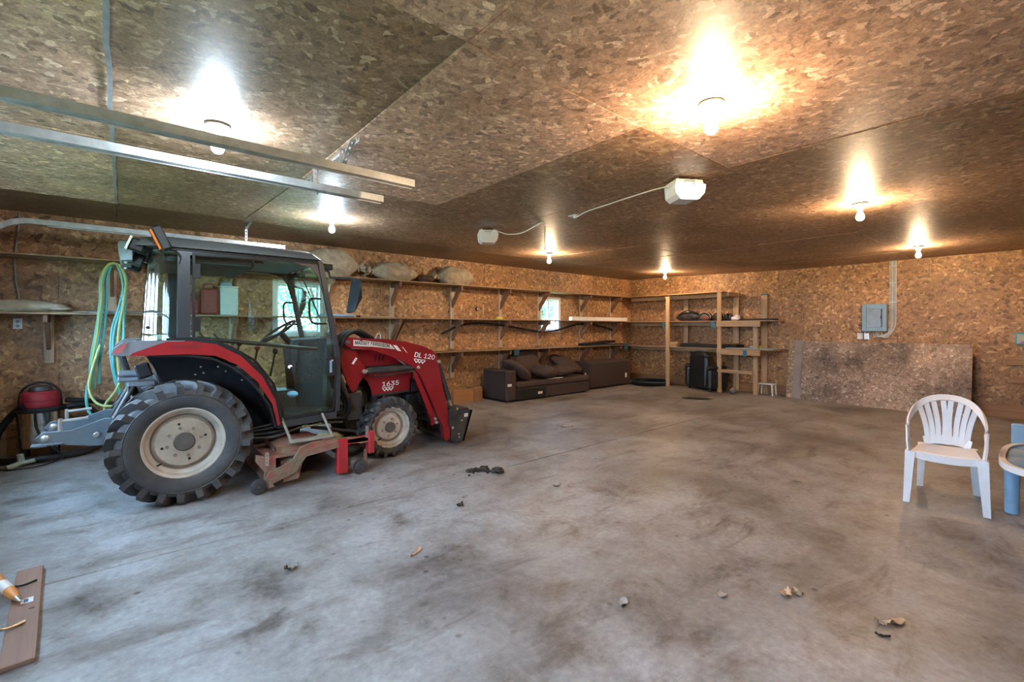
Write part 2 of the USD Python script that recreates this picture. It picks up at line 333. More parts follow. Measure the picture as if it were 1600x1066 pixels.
WINDOWS = [(1.78, 2.44, 1.36, 2.14), (7.34, 7.95, 1.38, 2.12)]
def with_holes(r, holes):
    p = sbox(*r)
    for x0, x1, z0, z1 in holes: p = p.difference(sbox(x0, z0, x1, z1))
    return p
S('wall_left', prism(with_holes((XL - .1, -.1, XR + .1, 2.8), WINDOWS), YW, YW + .14), M_WL, smooth=False)
seams = [XL, -.58, .64, 1.86, 3.08, 4.30, 5.53, 6.74, 7.97, 9.19, 10.41, XR]
HW = [(a - .05, b + .05, c - .05, d + .05) for a, b, c, d in WINDOWS]
for a, b in zip(seams, seams[1:]):
    for z0, z1 in ((0, 2.44), (2.445, 2.80)):
        S('wall_panel', prism(with_holes((a + .002, z0, b - .002, z1), HW), YW - .011 - rnd.uniform(0, .003), YW - .0003), M_WL, '/World/wall_left', smooth=False)
S('wall_far', bx(XR, XR + .12, YN - .1, YW + .14, -.1, 2.8, 0), M_WF)
seams = [YN, -1.02, 1.42, 3.86, 6.30, YW]
for a, b in zip(seams, seams[1:]):
    for z0, z1 in ((0, 1.22), (1.222, 2.44), (2.443, 2.80)):
        S('wall_panel', bx(XR - .011 - rnd.uniform(0, .003), XR - .0003, a + .002, b - .002, z0, z1, .001), M_WF, '/World/wall_far')
S('wall_right', bx(XL - .1, XR + .1, YN - .12, YN, -.1, 2.8, 0), M_WL)
DOORS = [(.05, 3.05), (3.72, 6.68)]
p = sbox(YN - .1, -.1, YW + .14, 2.8)
for a, b in DOORS: p = p.difference(sbox(a, -.1, b, 2.24))
S('wall_back', prism(p, XL - .12, XL, 'x'), M_WF, smooth=False)
S('baseboard_left', bx(XL, 10.78, YW - .05, YW - .012, 0, .185, .004), M_TRT)
S('baseboard_far', bx(XR - .05, XR - .012, YN, YW - .05, 0, .20, .004), M_TRTY)

# windows in the long wall: frame, sash, pane
for i, (x0, x1, z0, z1) in enumerate(WINDOWS, 1):
    w = f'window_{i}'
    fr = [bx(x0 - .05, x0 + .018, YW - .02, YW + .13, z0 - .05, z1 + .05), bx(x1 - .018, x1 + .05, YW - .02, YW + .13, z0 - .05, z1 + .05),
          bx(x0, x1, YW - .02, YW + .13, z1 - .018, z1 + .05), bx(x0, x1, YW - .035, YW + .13, z0 - .05, z0 + .02)]
    S(w, fr, M_WHT)
    for nm, (a, b, yy) in (('sash', (x0 + .02, (x0 + x1) / 2 + .02, .05)), ('sash', ((x0 + x1) / 2 - .02, x1 - .02, .08))):
        r = .03
        S(nm, [bx(a, a + r, YW + yy, YW + yy + .025, z0 + .02, z1 - .02), bx(b - r, b, YW + yy, YW + yy + .025, z0 + .02, z1 - .02),
               bx(a + r, b - r, YW + yy, YW + yy + .025, z0 + .02, z0 + .02 + r), bx(a + r, b - r, YW + yy, YW + yy + .025, z1 - .02 - r, z1 - .02)], M_WPL, f'/World/{w}')
        S('pane', bx(a + r - .004, b - r + .004, YW + yy + .010, YW + yy + .014, z0 + .045, z1 - .045, 0), M_WIN, f'/World/{w}')

# the two sectional garage doors, closed, each with arched windows in two rows
M_DOOR = pm('white_door_steel', (.72, .73, .72), .45, var=.04)
for i, (a, b) in enumerate(DOORS, 1):
    d = f'door_{i}'; wd = b - a; n = 4; ws = .50; gap = (wd - n * ws) / (n + 1)
    S(d, bx(XL - .07, XL - .03, a - .03, b + .03, 0, .55), M_DOOR)
    arches = []
    for k in range(n):
        y0 = a + gap + k * (ws + gap)
        arch = Polygon([(y0, 1.22), (y0 + ws, 1.22), (y0 + ws, 1.88)] + [(y0 + ws / 2 + ws / 2 * math.cos(t), 1.88 + .24 * math.sin(t)) for t in np.linspace(.15, np.pi - .15, 12)] + [(y0, 1.88)])
        arches.append((y0, arch))
    for z0, z1 in ((.555, 1.10), (1.105, 1.655), (1.66, 2.24)):
        q = sbox(a - .03, z0, b + .03, z1)
        for _, ar in arches: q = q.difference(ar)
        S('door_section', prism(q, XL - .07, XL - .03, 'x'), M_DOOR, f'/World/{d}', smooth=False)
    for y0, ar in arches:
        S('pane', prism(ar.buffer(.005), XL - .052, XL - .048, 'x'), M_WIN, f'/World/{d}', smooth=False)
        S('muntin', [bx(XL - .056, XL - .03, y0 + ws / 2 - .011, y0 + ws / 2 + .011, 1.22, 2.11), bx(XL - .056, XL - .03, y0, y0 + ws, 1.69, 1.715), bx(XL - .056, XL - .03, y0, y0 + ws, 1.44, 1.462)], M_DOOR, f'/World/{d}')

# ground and trees outside the windows
M_GRASS = pm('outdoor_grass', (.10, .17, .04), .9, var=.4, scale=2.)
S('ground', bx(-45, 55, -45, 55, -.36, -.16, 0), M_GRASS)
M_LEAF = mat('tree_leaf', {'d': ('diffuse_bsdf', {'color': (.10, .25, .16)}), 't': ('translucent_bsdf', {'color': (.14, .32, .19)}), 'm': ('mix_closure', {'fac': .4})}, [('d.BSDF', 'm.closure1'), ('t.BSDF', 'm.closure2')], 'm.closure')
M_BARK = pm('tree_bark', (.10, .075, .05), .9, var=.35, scale=5, bump=.5, stretch=(1, 1, .2))
for lab, x, y, h, r, sd in (('leafy green tree beyond the window at the end of the long shelf wall', 14.6, 15.2, 5.2, 1.7, 1), ('leafy green tree outside the window behind the tractor cab', 5.4, 17.0, 5.6, 2.2, 2)):
    t = thing('tree', lab, 'tree', (x, y, -.16), group='trees outside the windows')
    P(t, 'trunk', [tube([(0, 0, 0), (.05, .02, h * .3), (0, .05, h * .6)], .14, 10)] + [tube([(0, .02, h * .35), (math.cos(q) * r * .5, math.sin(q) * r * .5, h * .6)], .05, 6) for q in range(5)], M_BARK)
    g = np.random.default_rng(sd); N = 2400; d = g.normal(size=(N, 3)); d /= np.linalg.norm(d, axis=1, keepdims=True); rad = r * (.55 + .45 * g.random(N)) * (.8 + .4 * meshkit.noise(d * 2.2 + 9, sd))
    c = d * rad[:, None] * [1, 1, .95] + [0, 0, h * .62]
    u = g.normal(size=(N, 3)); u /= np.linalg.norm(u, axis=1, keepdims=True); w_ = np.cross(u, g.normal(size=(N, 3))); w_ /= np.linalg.norm(w_, axis=1, keepdims=True)
    s = .10
    V = np.stack([c - u * s, c - w_ * s * .5, c + u * s, c + w_ * s * .5], 1).reshape(-1, 3); q = np.arange(N)[:, None] * 4
    P(t, 'crown', trimesh.Trimesh(V, np.vstack([q + [0, 1, 2], q + [0, 2, 3]]), process=False), M_LEAF, smooth=False, kind='stuff')

# ------------------------------------------------------------------ bare-bulb ceiling lights
M_BW, M_BC = glow('warm_bulb_glass', (1., .69, .41), BULB_WARM), glow('cool_bulb_glass', (.72, .88, 1.), BULB_COOL)
BULB = [(0, -.062), (.014, -.062), (.015, -.072), (.022, -.092), (.034, -.118), (.036, -.135), (.031, -.155), (.018, -.168), (0, -.172)]
for x, y, m, lab in ((2.45, 1.21, M_BW, 'warm bare-bulb light on the ceiling nearest the camera, largest of them'),
                     (5.56, 1.24, M_BW, 'warm bare-bulb light between the white light cover and the far wall, second in its row'),
                     (9.19, 1.33, M_BW, 'small warm bare-bulb light close to the far wall, just above the grey conduits'),
                     (.44, 3.28, M_BC, 'cool white bare-bulb light partly behind the pair of garage door tracks'),
                     (1.87, 5.47, M_BC, 'cool white bare-bulb light over the tractor cab roof'),
                     (5.66, 5.68, M_BW, 'warm bare-bulb light at the end of the white ceiling cord'),
                     (9.57, 5.82, M_BW, 'tiny warm bare-bulb light above the lumber rack in the corner')):
    t = thing('ceiling_light', lab, 'ceiling light', (x, y, float(cz(y)) - .004))
    P(t, 'lampholder', lathe([(0, 0), (.060, 0), (.064, -.008), (.060, -.018), (.036, -.028), (.028, -.06), (0, -.062)], 28), M_PORC)
    P(t, 'mounting_ring', lathe([(.058, .002), (.067, .002), (.067, -.006), (.058, -.006), (.058, .002)], 28), M_BLK)
    P(t, 'bulb', lathe(BULB, 24), m, smooth=True)

# ------------------------------------------------------------------ garage door tracks
def track(y, x_end, label, hang):
    t = thing('garage_door_track', label, 'door track', (0, y, 0))
    z = 2.53; r = .36; xs = XL + .09
    path = [(xs, 0, .05), (xs, 0, z - r - .02)] + [(xs + r - r * math.cos(a), 0, z - r + r * math.sin(a)) for a in np.linspace(.08, np.pi / 2, 12)] + [(x_end, 0, z)]
    c = .05; w = .004
    sec = [(-.026, -.024), (.026, -.024), (.026, -.016), (.022, -.016), (.022, -.020), (-.022, -.020), (-.022, .020), (.012, .020), (.012, .024), (-.026, .024)]
    P(t, 'rail', sweep(path, sec, up=(0, 1, 0)), M_GALV, smooth=False)
    P(t, 'stiffener_angle', [bx(xs + r + .1, x_end, -.004 + .03, .0 + .03, z - .034, z + .036, .001), bx(xs + r + .1, x_end, 0.03, .055, z + .032, z + .036, .001)], M_GALV)
    for k in range(2): P(t, 'bolt', mv(cyl(.006, .006, 8, 'y'), (x_end - .03 - .5 * k, .019, z)), M_BLK)
    return t
T1 = track(6.72, 1.67, 'single galvanised door track running above the tractor cab along the shelf wall', 0)
T2 = track(3.66, 1.67, 'lower of the two parallel galvanised door tracks overhead', 0)
T3 = track(3.12, 1.67, 'upper of the two parallel galvanised door tracks overhead, nearer the camera', 0)
def perf(a, b, w=.032, up=(0, 1, 0)):
    """punched angle iron from a to b: two strips, the wide one cut by slots"""
    a, b = np.array(a, float), np.array(b, float); L = np.linalg.norm(b - a); n = max(2, int(L / .04)); d = (b - a) / L
    poly = sbox(0, -w / 2, L, w / 2)
    for k in range(n): poly = poly.difference(sbox((k + .28) * L / n, -w * .18, (k + .72) * L / n, w * .18))
    m = prism(poly, -.0012, .0012, 'y'); e = bx(0, L, -.0012, w * .8, w / 2 - .0024, w / 2, 0)
    m = cat([m, e]); s = np.cross(np.array(up, float), d)
    if np.linalg.norm(s) < 1e-6: s = np.cross([1, 0, 0], d)
    s /= np.linalg.norm(s); u = np.cross(d, s); M = np.eye(4); M[:3, 0], M[:3, 1], M[:3, 2], M[:3, 3] = d, u, s, a
    m.apply_transform(M); return m
P(T1, 'hanger', [perf((1.22, .03, 2.5), (1.22, .03, 2.755)), perf((1.22, .03, 2.72), (1.22, -.25, 2.765))], M_GALV, smooth=False)
O('ceiling_strut', perf((1.165, 2.90, 2.672), (1.165, 4.2, 2.70), .04, (1, 0, 0)), M_GALV, 'punched steel angle screwed to the ceiling above the pair of door tracks', 'angle iron', smooth=False)
P(T2, 'hanger', [perf((1.135, .03, 2.50), (1.135, .03, 2.70)), perf((1.15, .05, 2.50), (1.15, .22, 2.69))], M_GALV, smooth=False)
P(T3, 'hanger', [perf((1.145, .03, 2.50), (1.145, .03, 2.675)), perf((1.145, .05, 2.52), (1.145, -.16, 2.675))], M_GALV, smooth=False)

# ------------------------------------------------------------------ garage door opener heads and their cords
def opener(loc, label, lit, rz):
    t = thing('door_opener', label, 'garage door opener', loc, rz)
    w, d, h = .125, .17, .165
    P(t, 'housing', [prism(Polygon([(-w * .9, 0), (w * .9, 0), (w * .98, -.03), (w * .9, -h + .04), (w * .6, -h + .01), (-w * .6, -h + .01), (-w * .9, -h + .04), (-w * .98, -.03)]), -.02, d, 'y')], M_WPL)
    P(t, 'vent', [bx(-.045 + .012 * k, -.040 + .012 * k, -.026, -.02, -.026, -.008, 0) for k in range(8)], M_GREY)
    oc = [(-w * .62, -h), (w * .55, -h), (w * .93, -h * .68), (w * 1.02, -.045), (w * .55, -.035), (-w * .55, -.035), (-w * 1.02, -.055), (-w * .98, -h * .62)]
    P(t, 'light_cover', cat([prism(Polygon(oc).buffer(-.012).buffer(.012), -.05, -.02), prism(Polygon(oc).buffer(-.022), -.062, -.05)]), lit, label='white translucent light cover')
    P(t, 'button', mv(cyl(.007, .006, 12, 'y'), (.012, -.066, -.052)), M_GREY)
    [P(t, 'bracket', bx(q, q + .02, .02, .05, -.002, .02, 0), M_GALV) for q in (-.09, .07)]
    return t
M_COVER = mat('lit_opener_cover', {'p': ('principled_bsdf', {'base_color': (.82, .80, .78), 'roughness': .4, 'emission_color': (1, .86, .68), 'emission_strength': .55})}, [], 'p.BSDF')
M_CORD = pm('white_cord', (.70, .67, .60), .5, var=.05)
def cord(t, loc, rz, pts):
    c, sn = math.cos(-rz), math.sin(-rz); q = np.array(pts) - np.array(loc)
    P(t, 'power_cord', tube(np.c_[q[:, 0] * c - q[:, 1] * sn, q[:, 0] * sn + q[:, 1] * c, q[:, 2]], .0065, 8, 6), M_CORD)
L1, L2 = (3.52, 1.93, 2.655), (3.52, 4.62, 2.68)
t = opener(L1, 'lit white opener head with a long white cord, nearer the bare bulb', M_COVER, -.55)
cord(t, L1, -.55, [(3.42, 2.05, 2.61), (3.50, 2.25, 2.64), (3.58, 2.55, 2.655), (3.62, 2.85, 2.652), (3.68, 3.15, 2.655), (3.74, 3.33, 2.645), (3.76, 3.39, 2.655)])
t = opener(L2, 'unlit white opener head above the shelf sacks, cord trailing toward a bulb', M_WPL, -.55)
cord(t, L2, -.55, [(3.55, 4.45, 2.64), (3.62, 4.35, 2.60), (3.70, 4.18, 2.60), (3.74, 3.98, 2.66), (3.76, 3.84, 2.70), (3.9, 3.98, 2.694), (4.6, 4.7, 2.70), (5.62, 5.72, 2.725)])
t = thing('ceiling_outlet', 'white outlet plate on the ceiling where the long cord plugs in', 'outlet', (3.76, 3.40, float(cz(3.4)) - .003))
P(t, 'cover_plate', bx(-.035, .035, -.055, .055, -.008, 0), M_WPL); P(t, 'plug', mv(cyl(.015, .03, 14, c=.003), (0, -.02, -.037)), M_WPL)

# ------------------------------------------------------------------ shelves along the long wall
def brace_poly(y_out, z_top, y_wall, z_bot, w=.085):
    # diagonal brace cut flush to arm (horizontal) and wall post (vertical), in the (y, z) plane
    dy, dz = y_wall - y_out, z_top - z_bot; L = math.hypot(dy, dz); s = w * L / dy; q = w * L / dz
    return [(y_out, z_top), (y_out + q, z_top), (y_wall, z_bot + s), (y_wall, z_bot)]
def wall_shelf(label, z, x0, x1, xs, post_to, depth=.41):
    t = thing('wall_shelf', label, 'wall shelf', (0, 0, 0))
    yf = YW - .014 - depth; cuts = [x0] + [v for v in np.arange(x0 + 2.44, x1 - .5, 2.44)] + [x1]
    for a, b in zip(cuts, cuts[1:]):
        P(t, 'board', bx(a + .002, b - .002, yf, YW - .014, z - .019, z, .002), M_PLY)
    for x in xs:
        j = rnd.uniform(-.006, .006)
        b = P(t, 'bracket', bx(x - .019, x + .019, yf + .03 + j, YW - .055, z - .019 - .09, z - .0193, .003), M_BRKT)
        P(b, 'brace', prism(brace_poly(yf + .10, z - .1095, YW - .055, z - .43), x - .018, x + .018, 'x'), M_BRKT)
        P(b, 'wall_post', bx(x - .044, x + .044, YW - .055, YW - .0145, max(post_to, 0) , z - .0193, .003), M_BRKZ)
    return t
XB = [3.65, 4.92, 6.13, 7.26, 8.69, 9.89]
wall_shelf('top wooden shelf along the long wall, carrying the woven sacks', 2.262, XL + .02, 10.19, [-.10, 1.2, 2.52] + XB, 1.622)
wall_shelf('middle wooden shelf along the long wall, level with the windows', 1.618, XL + .02, 10.19, [-.66, 1.2, 2.52] + XB, 1.03)
wall_shelf('lowest wooden shelf along the long wall, above the brown sofa', 1.005, 2.75, 10.19, [3.02] + XB, .46)

# woven sacks on the top shelf
def sack(loc, L, W, H, rz, tie, label, seed, m=M_SACK):
    t = thing('sack', label, 'sack', loc, rz, )
    body = pillow(L / 2, W / 2, H / 2, .62, .7, .03, 7, seed, 4)
    v = body.vertices; k = np.clip((v[:, 0] * tie / (L / 2) - .55) / .45, 0, 1)
    v[:, 1] *= 1 - .62 * k; v[:, 2] *= 1 - .5 * k
    v[:, 2] += .008 * np.sin(v[:, 1] * 60) * k + .006 * np.sin(v[:, 0] * 45 + 3 * v[:, 1]) * (1 - k)
    v[:, 2] = np.maximum(v[:, 2], -H * .38); v[:, 2] += H * .38
    body.vertices = v
    P(t, 'bag', body, m, smooth=True)
    ex = tie * (L / 2 - .015); rng = np.random.default_rng(seed)
    fl = lathe([(0, 0), (.045, 0), (.03, .03), (.05, .06), (.085, .11), (.075, .112), (.04, .06), (0, .04)], 20)
    vv = fl.vertices; a = np.arctan2(vv[:, 1], vv[:, 0]); vv[:, :2] *= (1 + .25 * np.sin(a * 5 + seed))[:, None]; fl.vertices = vv
    P(t, 'tied_neck', mv(fl, (ex - tie * .03, 0, H * .30), ry=tie * 1.25), m, smooth=True)
    P(t, 'tie_string', mv(lathe([(.030, -.006), (.040, -.006), (.040, .006), (.030, .006), (.030, -.006)], 16), (ex, 0, H * .31), ry=tie * 1.25), M_BLK)
    return t
sack((2.52, 7.44, 2.263), .96, .36, .50, 0, 1, 'large beige woven sack on the top shelf, just behind the cab roof', 3)
sack((3.60, 7.43, 2.263), .88, .34, .36, .03, -1, 'long beige woven sack lying flat, middle of the three on the top shelf', 5)
sack((4.85, 7.43, 2.263), .80, .34, .40, -.03, -1, 'rounded beige woven sack with a tied neck, beside the dark brown bundle', 8)
O('bundle', pillow(.17, .13, .075, .6, .7, .03, 9, 4), pm('dark_brown_burlap', (.09, .05, .035), .9, var=.3, scale=30, bump=.3), 'dark brown burlap bundle between two sacks on the top shelf', 'bundle', (4.24, 7.45, 2.335), smooth=True)

# things on the middle shelf
t = thing('rolled_tarp', 'rolled cream canvas tarp on the middle shelf near the garage door', 'tarp', (-.84, 7.42, 1.619))
rp = pillow(.36, .11, .075, .5, .8, .02, 10, 6); rp.vertices[:, 2] += .062
P(t, 'canvas', rp, pm('cream_canvas', (.52, .46, .34), .85, var=.15, scale=14, dirt=(.30, .25, .17), dirt_amt=.3, bump=.3), smooth=True)
P(t, 'loose_flap', [mv(pillow(.10, .09, .03, .5, .8, .012, 12, 8), (.30, -.03, .045))], pm('cream_canvas', (.5, .4, .3)), smooth=True)
O('steel_pipe', rod((-.44, 7.33, 1.634), (.5, 7.36, 1.634), .015, 12), M_GALV, 'thin steel pipe lying on the middle shelf behind the green hose', 'pipe')
O('wood_strip', bx(-.62, -.30, 7.27, 7.31, 1.619, 1.63), M_PLY, 'short wooden slat in front of the steel pipe on the middle shelf', 'slat')
t = thing('fuel_can', 'large dark red fuel can on the middle shelf, seen through the cab', 'fuel can', (.90, 7.46, 1.619))
M_CAN = pm('red_can_plastic', (.30, .05, .045), .5, var=.1)
P(t, 'can_body', [bx(-.10, .10, -.12, .12, 0, .36, .03)], M_CAN); P(t, 'carry_handle', [tube([(-.07, 0, .35), (-.05, 0, .42), (.05, 0, .42), (.07, 0, .35)], .013, 8, 5)], M_CAN); P(t, 'filler_cap', mv(cyl(.03, .04, 16, c=.006), (.07, 0, .35)), M_BLK)
t = thing('fuel_can', 'small red fuel can beside the larger red one on the middle shelf', 'fuel can', (.72, 7.44, 1.619))
P(t, 'can_body', bx(-.06, .06, -.09, .09, 0, .22, .025), M_CAN); P(t, 'carry_handle', tube([(-.04, 0, .21), (-.03, 0, .26), (.03, 0, .26), (.04, 0, .21)], .011, 8, 5), M_CAN); P(t, 'filler_cap', mv(cyl(.022, .03, 14, c=.004), (.03, .05, .215)), M_BLK)
t = thing('storage_box', 'white plastic box under a grey jug, on the middle shelf beside the red fuel can', 'box', (1.12, 7.45, 1.619))
P(t, 'box_body', bx(-.105, .105, -.13, .13, 0, .38, .012), pm('white_box_plastic', (.68, .70, .68), .5, var=.05)); P(t, 'lid', bx(-.112, .112, -.137, .137, .38, .40, .008), M_WPL)
O('jug', [lathe([(0, 0), (.07, 0), (.075, .02), (.07, .05), (.03, .075), (.02, .09), (0, .09)], 20)], M_GREY, 'squat grey jug standing on the white plastic box', 'jug', (1.10, 7.45, 2.020))
M_BLU = pm('pale_blue_pipe_plastic', (.32, .50, .72), .4, var=.08)
O('plastic_pipe', tube([(2.30, 7.30, 1.641), (2.86, 7.33, 1.641)], .021, 12), M_BLU, 'pale blue plastic pipe on the middle shelf next to the cab mirror', 'pipe')
t = thing('tool_rod', 'long thin pale rod with a dark collar lying behind the blue pipe', 'rod', (2.9, 7.33, 1.633)); P(t, 'rod_shaft', rod((0, 0, 0), (.62, .03, 0), .012), M_PINEX); P(t, 'collar', rod((0, 0, .002), (.06, .003, .002), .0165), M_BLK)
O('tape_roll', lathe([(.055, 0), (.09, 0), (.09, .05), (.055, .05), (.055, 0)], 28), pm('yellow_tape', (.62, .50, .05), .4, var=.06), 'flat yellow roll of tape on the middle shelf', 'tape', (5.88, 7.36, 1.6185))
O('plank', bx(0, 2.15, -.045, .045, 0, .088, .003), M_WHT, 'long white board lying at the front of the middle shelf', 'board', (7.99, 7.31, 1.6185))
O('black_case', bx(-.9, .9, -.13, .10, 0, .05, .006), M_BLK, 'flat black panel at the far end of the middle shelf', 'panel', (10.9, 7.4, 1.6185)) if False else None

# wall fittings on the long wall
def outlet(name, label, loc, mp, mr, axis='y'):
    t = thing(name, label, 'outlet', loc)
    if axis == 'y':
        P(t, 'cover_plate', bx(-.037, .037, -.008, 0, -.06, .06), mp)
        for dz in (-.025, .025): P(t, 'receptacle', mv(cyl(.017, .004, 16, 'y'), (0, -.011, dz)), mr)
    else:
        P(t, 'cover_plate', bx(-.045, 0, -.04, .04, -.06, .06), mp)
        for dz in (-.025, .025): P(t, 'receptacle', mv(cyl(.016, .004, 16, 'x'), (-.048, 0, dz)), mr)
    return t
outlet('wall_outlet', 'white electrical outlet under the middle shelf near the vacuum', (-.913, YW - .0145, 1.494), M_WPL, M_GREY)
outlet('wall_outlet', 'black outlet with light receptacles below the small far window', (8.05, YW - .0145, 1.25), M_BLK, M_WPL)
t = thing('thermostat', 'small round dial on the wall between the top and middle shelves', 'thermostat', (5.53, YW - .0145, 1.83))
P(t, 'dial', mv(lathe([(0, 0), (.04, 0), (.042, -.012), (.03, -.03), (0, -.032)], 24), rx=-math.pi / 2), M_BLK); P(t, 'dial_face', mv(lathe([(0, 0), (.022, 0), (.02, -.006), (0, -.007)], 18), (0, -.031, 0), rx=-math.pi / 2), M_BOLT)
O('paint_stick', bx(-.02, .02, -.008, 0, -.11, .11), M_PINE, 'short pale wooden strip on the wall right beside the round dial', 'strip', (5.69, YW - .0145, 1.82))
O('wall_cable', tube([(-.90, YW - .022, 2.76), (-.915, YW - .022, 2.5), (-.935, YW - .022, 2.27), (-.93, YW - .022, 2.0), (-.905, YW - .022, 1.8), (-.91, YW - .022, 1.56)], .010, 8, 6), pm('grey_cable', (.20, .20, .18), .5), 'grey cable running down the wall to the outlet near the garage door', 'cable')
O('drain_pipe', tube([(4.62, 7.52, 1.33), (4.80, 7.50, 1.41), (5.05, 7.50, 1.50), (5.43, 7.50, 1.54), (6.0, 7.50, 1.505), (6.6, 7.50, 1.43), (7.15, 7.52, 1.36), (7.5, 7.53, 1.36), (7.83, 7.53, 1.405), (8.16, 7.50, 1.48), (8.5, 7.50, 1.54), (9.0, 7.50, 1.53), (9.6, 7.53, 1.44), (9.85, 7.53, 1.39)], .021, 10, 6), M_BLK, 'long black flexible pipe threaded in waves behind the shelf brackets', 'pipe')
t = thing('shopping_bag', 'blue and white bag on the lowest shelf behind the loader arm', 'bag', (3.31, 7.46, 1.006))
bg = pillow(.10, .08, .15, .6, .7, .03, 9, 2); bg.vertices[:, 2] += .13; P(t, 'bag_body', bg, pm('blue_white_print', (.55, .62, .66), .5, dirt=(.02, .16, .26), dirt_amt=.9, scale=14), smooth=True)
P(t, 'strap', tube([(-.05, -.04, .25), (-.02, -.06, .34), (.03, -.05, .33), (.04, -.04, .25)], .008, 8, 6), M_WPL)
O('stick', rod((3.56, 7.50, 1.02), (3.84, 7.52, 1.56), .012), M_BLK, 'thin dark stick leaning between the lowest and middle shelves', 'stick')
t = thing('folded_tarp', 'flat stack of black and blue plastic sheets at the end of the lowest shelf', 'tarp', (9.3, 7.42, 1.006))
P(t, 'black_panel', mv(bx(-.62, .5, -.14, .14, 0, .05, .008), (-.15, 0, .04), ry=-.055), M_BLK); P(t, 'blue_sheet', [mv(bx(-.75, .72, -.17, .15, 0, .03, .012), (.1, 0, 0))], pm('dark_blue_plastic', (.03, .055, .09), .35)); P(t, 'hanging_corner', bx(.66, .80, -.20, -.19, -.14, .02, .004), pm('teal_plastic', (.02, .12, .16), .4))
O('rag', [mv(bx(-.07, .07, -.012, .0, -.13, 0, .005), ry=.06)], pm('teal_rag', (.02, .10, .16), .8), 'small teal rag hanging off the lowest shelf above the sofa', 'rag', (6.25, 7.225, 1.0))

# garden hose hung in long loops
M_HT, M_HY = pm('teal_garden_hose', (.10, .40, .37), .4, var=.1), pm('yellow_green_hose', (.36, .42, .13), .4, var=.1)
t = thing('garden_hose', 'teal and yellow-green garden hose hanging in long loops beside the cab', 'hose', (0, 0, 0))
def loop(w, z0, dx, y, sw=0.):
    return [(-.12 + dx - w * 1.2, y - .03, .50 + z0 * .5), (-.10 + dx - w * 1.4, y, .98 + z0 * .1), (-.08 + dx - w * 1.25, y, 1.35), (-.08 + dx - w * .92, y - .01, 1.75), (-.08 + dx - w * .9, y - .02, 2.0), (-.08 + dx - w * .5, y - .03, 2.16), (-.08 + dx, y - .035, 2.20), (-.08 + dx + w * .5, y - .02, 2.16), (-.08 + dx + w * .9, y, 2.0), (-.08 + dx + w * .7 + sw * .3, y + .01, 1.75), (-.08 + dx + w * .2 + sw, y, 1.40), (-.06 + dx + sw, y - .02, 1.0), (.02 + dx + sw, y - .03, z0)]
for k, (w, z0, dx, y, sw, m) in enumerate([(.13, .62, 0, 7.17, -.02, M_HT), (.115, .5, .01, 7.15, .05, M_HT), (.10, .55, -.01, 7.14, .08, M_HT), (.12, .45, .0, 7.13, .02, M_HY), (.085, .6, .015, 7.18, -.05, M_HT)]):
    P(t, 'hose_loop', tube(loop(w, z0, dx, y, sw), .014, 9, 7), m)
P(t, 'hose_loop', tube([(-.20, 7.12, 1.25), (-.27, 7.08, .95), (-.29, 7.02, .76), (-.22, 6.95, .60), (-.08, 6.9, .56), (.05, 6.9, .60)], .014, 9, 7), M_HY)
P(t, 'hose_loop', tube([(-.21, 7.14, 1.15), (-.30, 7.06, .80), (-.30, 7.0, .55), (-.22, 6.95, .43), (-.06, 6.9, .40), (.1, 6.9, .42)], .014, 9, 7), M_HT)
P(t, 'hose_loop', tube([(.02, 7.12, .95), (-.06, 7.05, .72), (-.15, 7.0, .57), (-.14, 6.95, .45), (-.02, 6.92, .40), (.1, 6.9, .45)], .014, 9, 7), M_HY)
P(t, 'hanging_hook', [rod((-.08, 7.17, 2.19), (-.08, YW - .42, 2.238), .008)], M_GALV)

# shop vacuum and its hose
t = thing('shop_vacuum', 'stainless steel shop vacuum with a red lid against the wall', 'vacuum', (-.70, 7.33, 0))
M_SST = pm('stainless_drum', (.60, .61, .60), .16, 1.0, var=.05, scale=3)
P(t, 'drum', lathe([(0, .13), (.185, .13), (.19, .14), (.19, .27), (.194, .275), (.194, .285), (.19, .29), (.19, .38), (.194, .385), (.194, .395), (.19, .40), (.19, .52), (0, .52)], 40), M_SST)
P(t, 'collar', lathe([(0, .52), (.21, .52), (.215, .53), (.215, .555), (.20, .57), (0, .57)], 40), M_BLK)
P(t, 'lid', lathe([(0, .57), (.16, .57), (.165, .60), (.160, .64), (.166, .645), (.160, .72), (.14, .745), (0, .75)], 40), pm('red_vacuum_plastic', (.32, .022, .03), .4, var=.05))
P(t, 'motor_cap', lathe([(0, .75), (.10, .75), (.09, .79), (.05, .80), (0, .80)], 28), M_DRK)
P(t, 'carry_handle', tube([(-.17, 0, .56), (-.14, -.02, .76), (0, -.02, .84), (.14, -.02, .76), (.17, 0, .56)], .012, 8, 6), M_BLK)
for k in range(4):
    a = math.pi / 4 + k * math.pi / 2; c = P(t, 'caster', mv(bx(-.03, .03, -.03, .03, .05, .13, .01), (.17 * math.cos(a), .17 * math.sin(a), 0)), M_BLK); P(c, 'caster_wheel', mv(cyl(.03, .02, 16, 'y', c=.003), (.17 * math.cos(a), .17 * math.sin(a) - .01, .03)), M_BLK)
VAC = t; off = np.array([-.70, 7.33, 0])
hp = spline([(-.49, 7.20, .56), (-.34, 7.25, .55), (-.2, 7.32, .38), (-.12, 7.36, .2), (-.25, 7.2, .05), (-.55, 7.02, .045), (-.85, 7.05, .045), (-1.03, 7.22, .06), (-1.02, 7.3, .3), (-.93, 7.32, .48), (-.82, 7.20, .60)], 16) - off
P(t, 'suction_hose', sweep(hp, circ(.032, 12), scale=1 + .09 * (np.arange(len(hp)) % 2)), M_BLK)
P(t, 'suction_hose', tube(np.array([(-.50, 7.35, .62), (-.2, 7.45, .55), (.1, 7.5, .42), (.5, 7.5, .30)]) - off, .030, 12, 8), M_BLK)
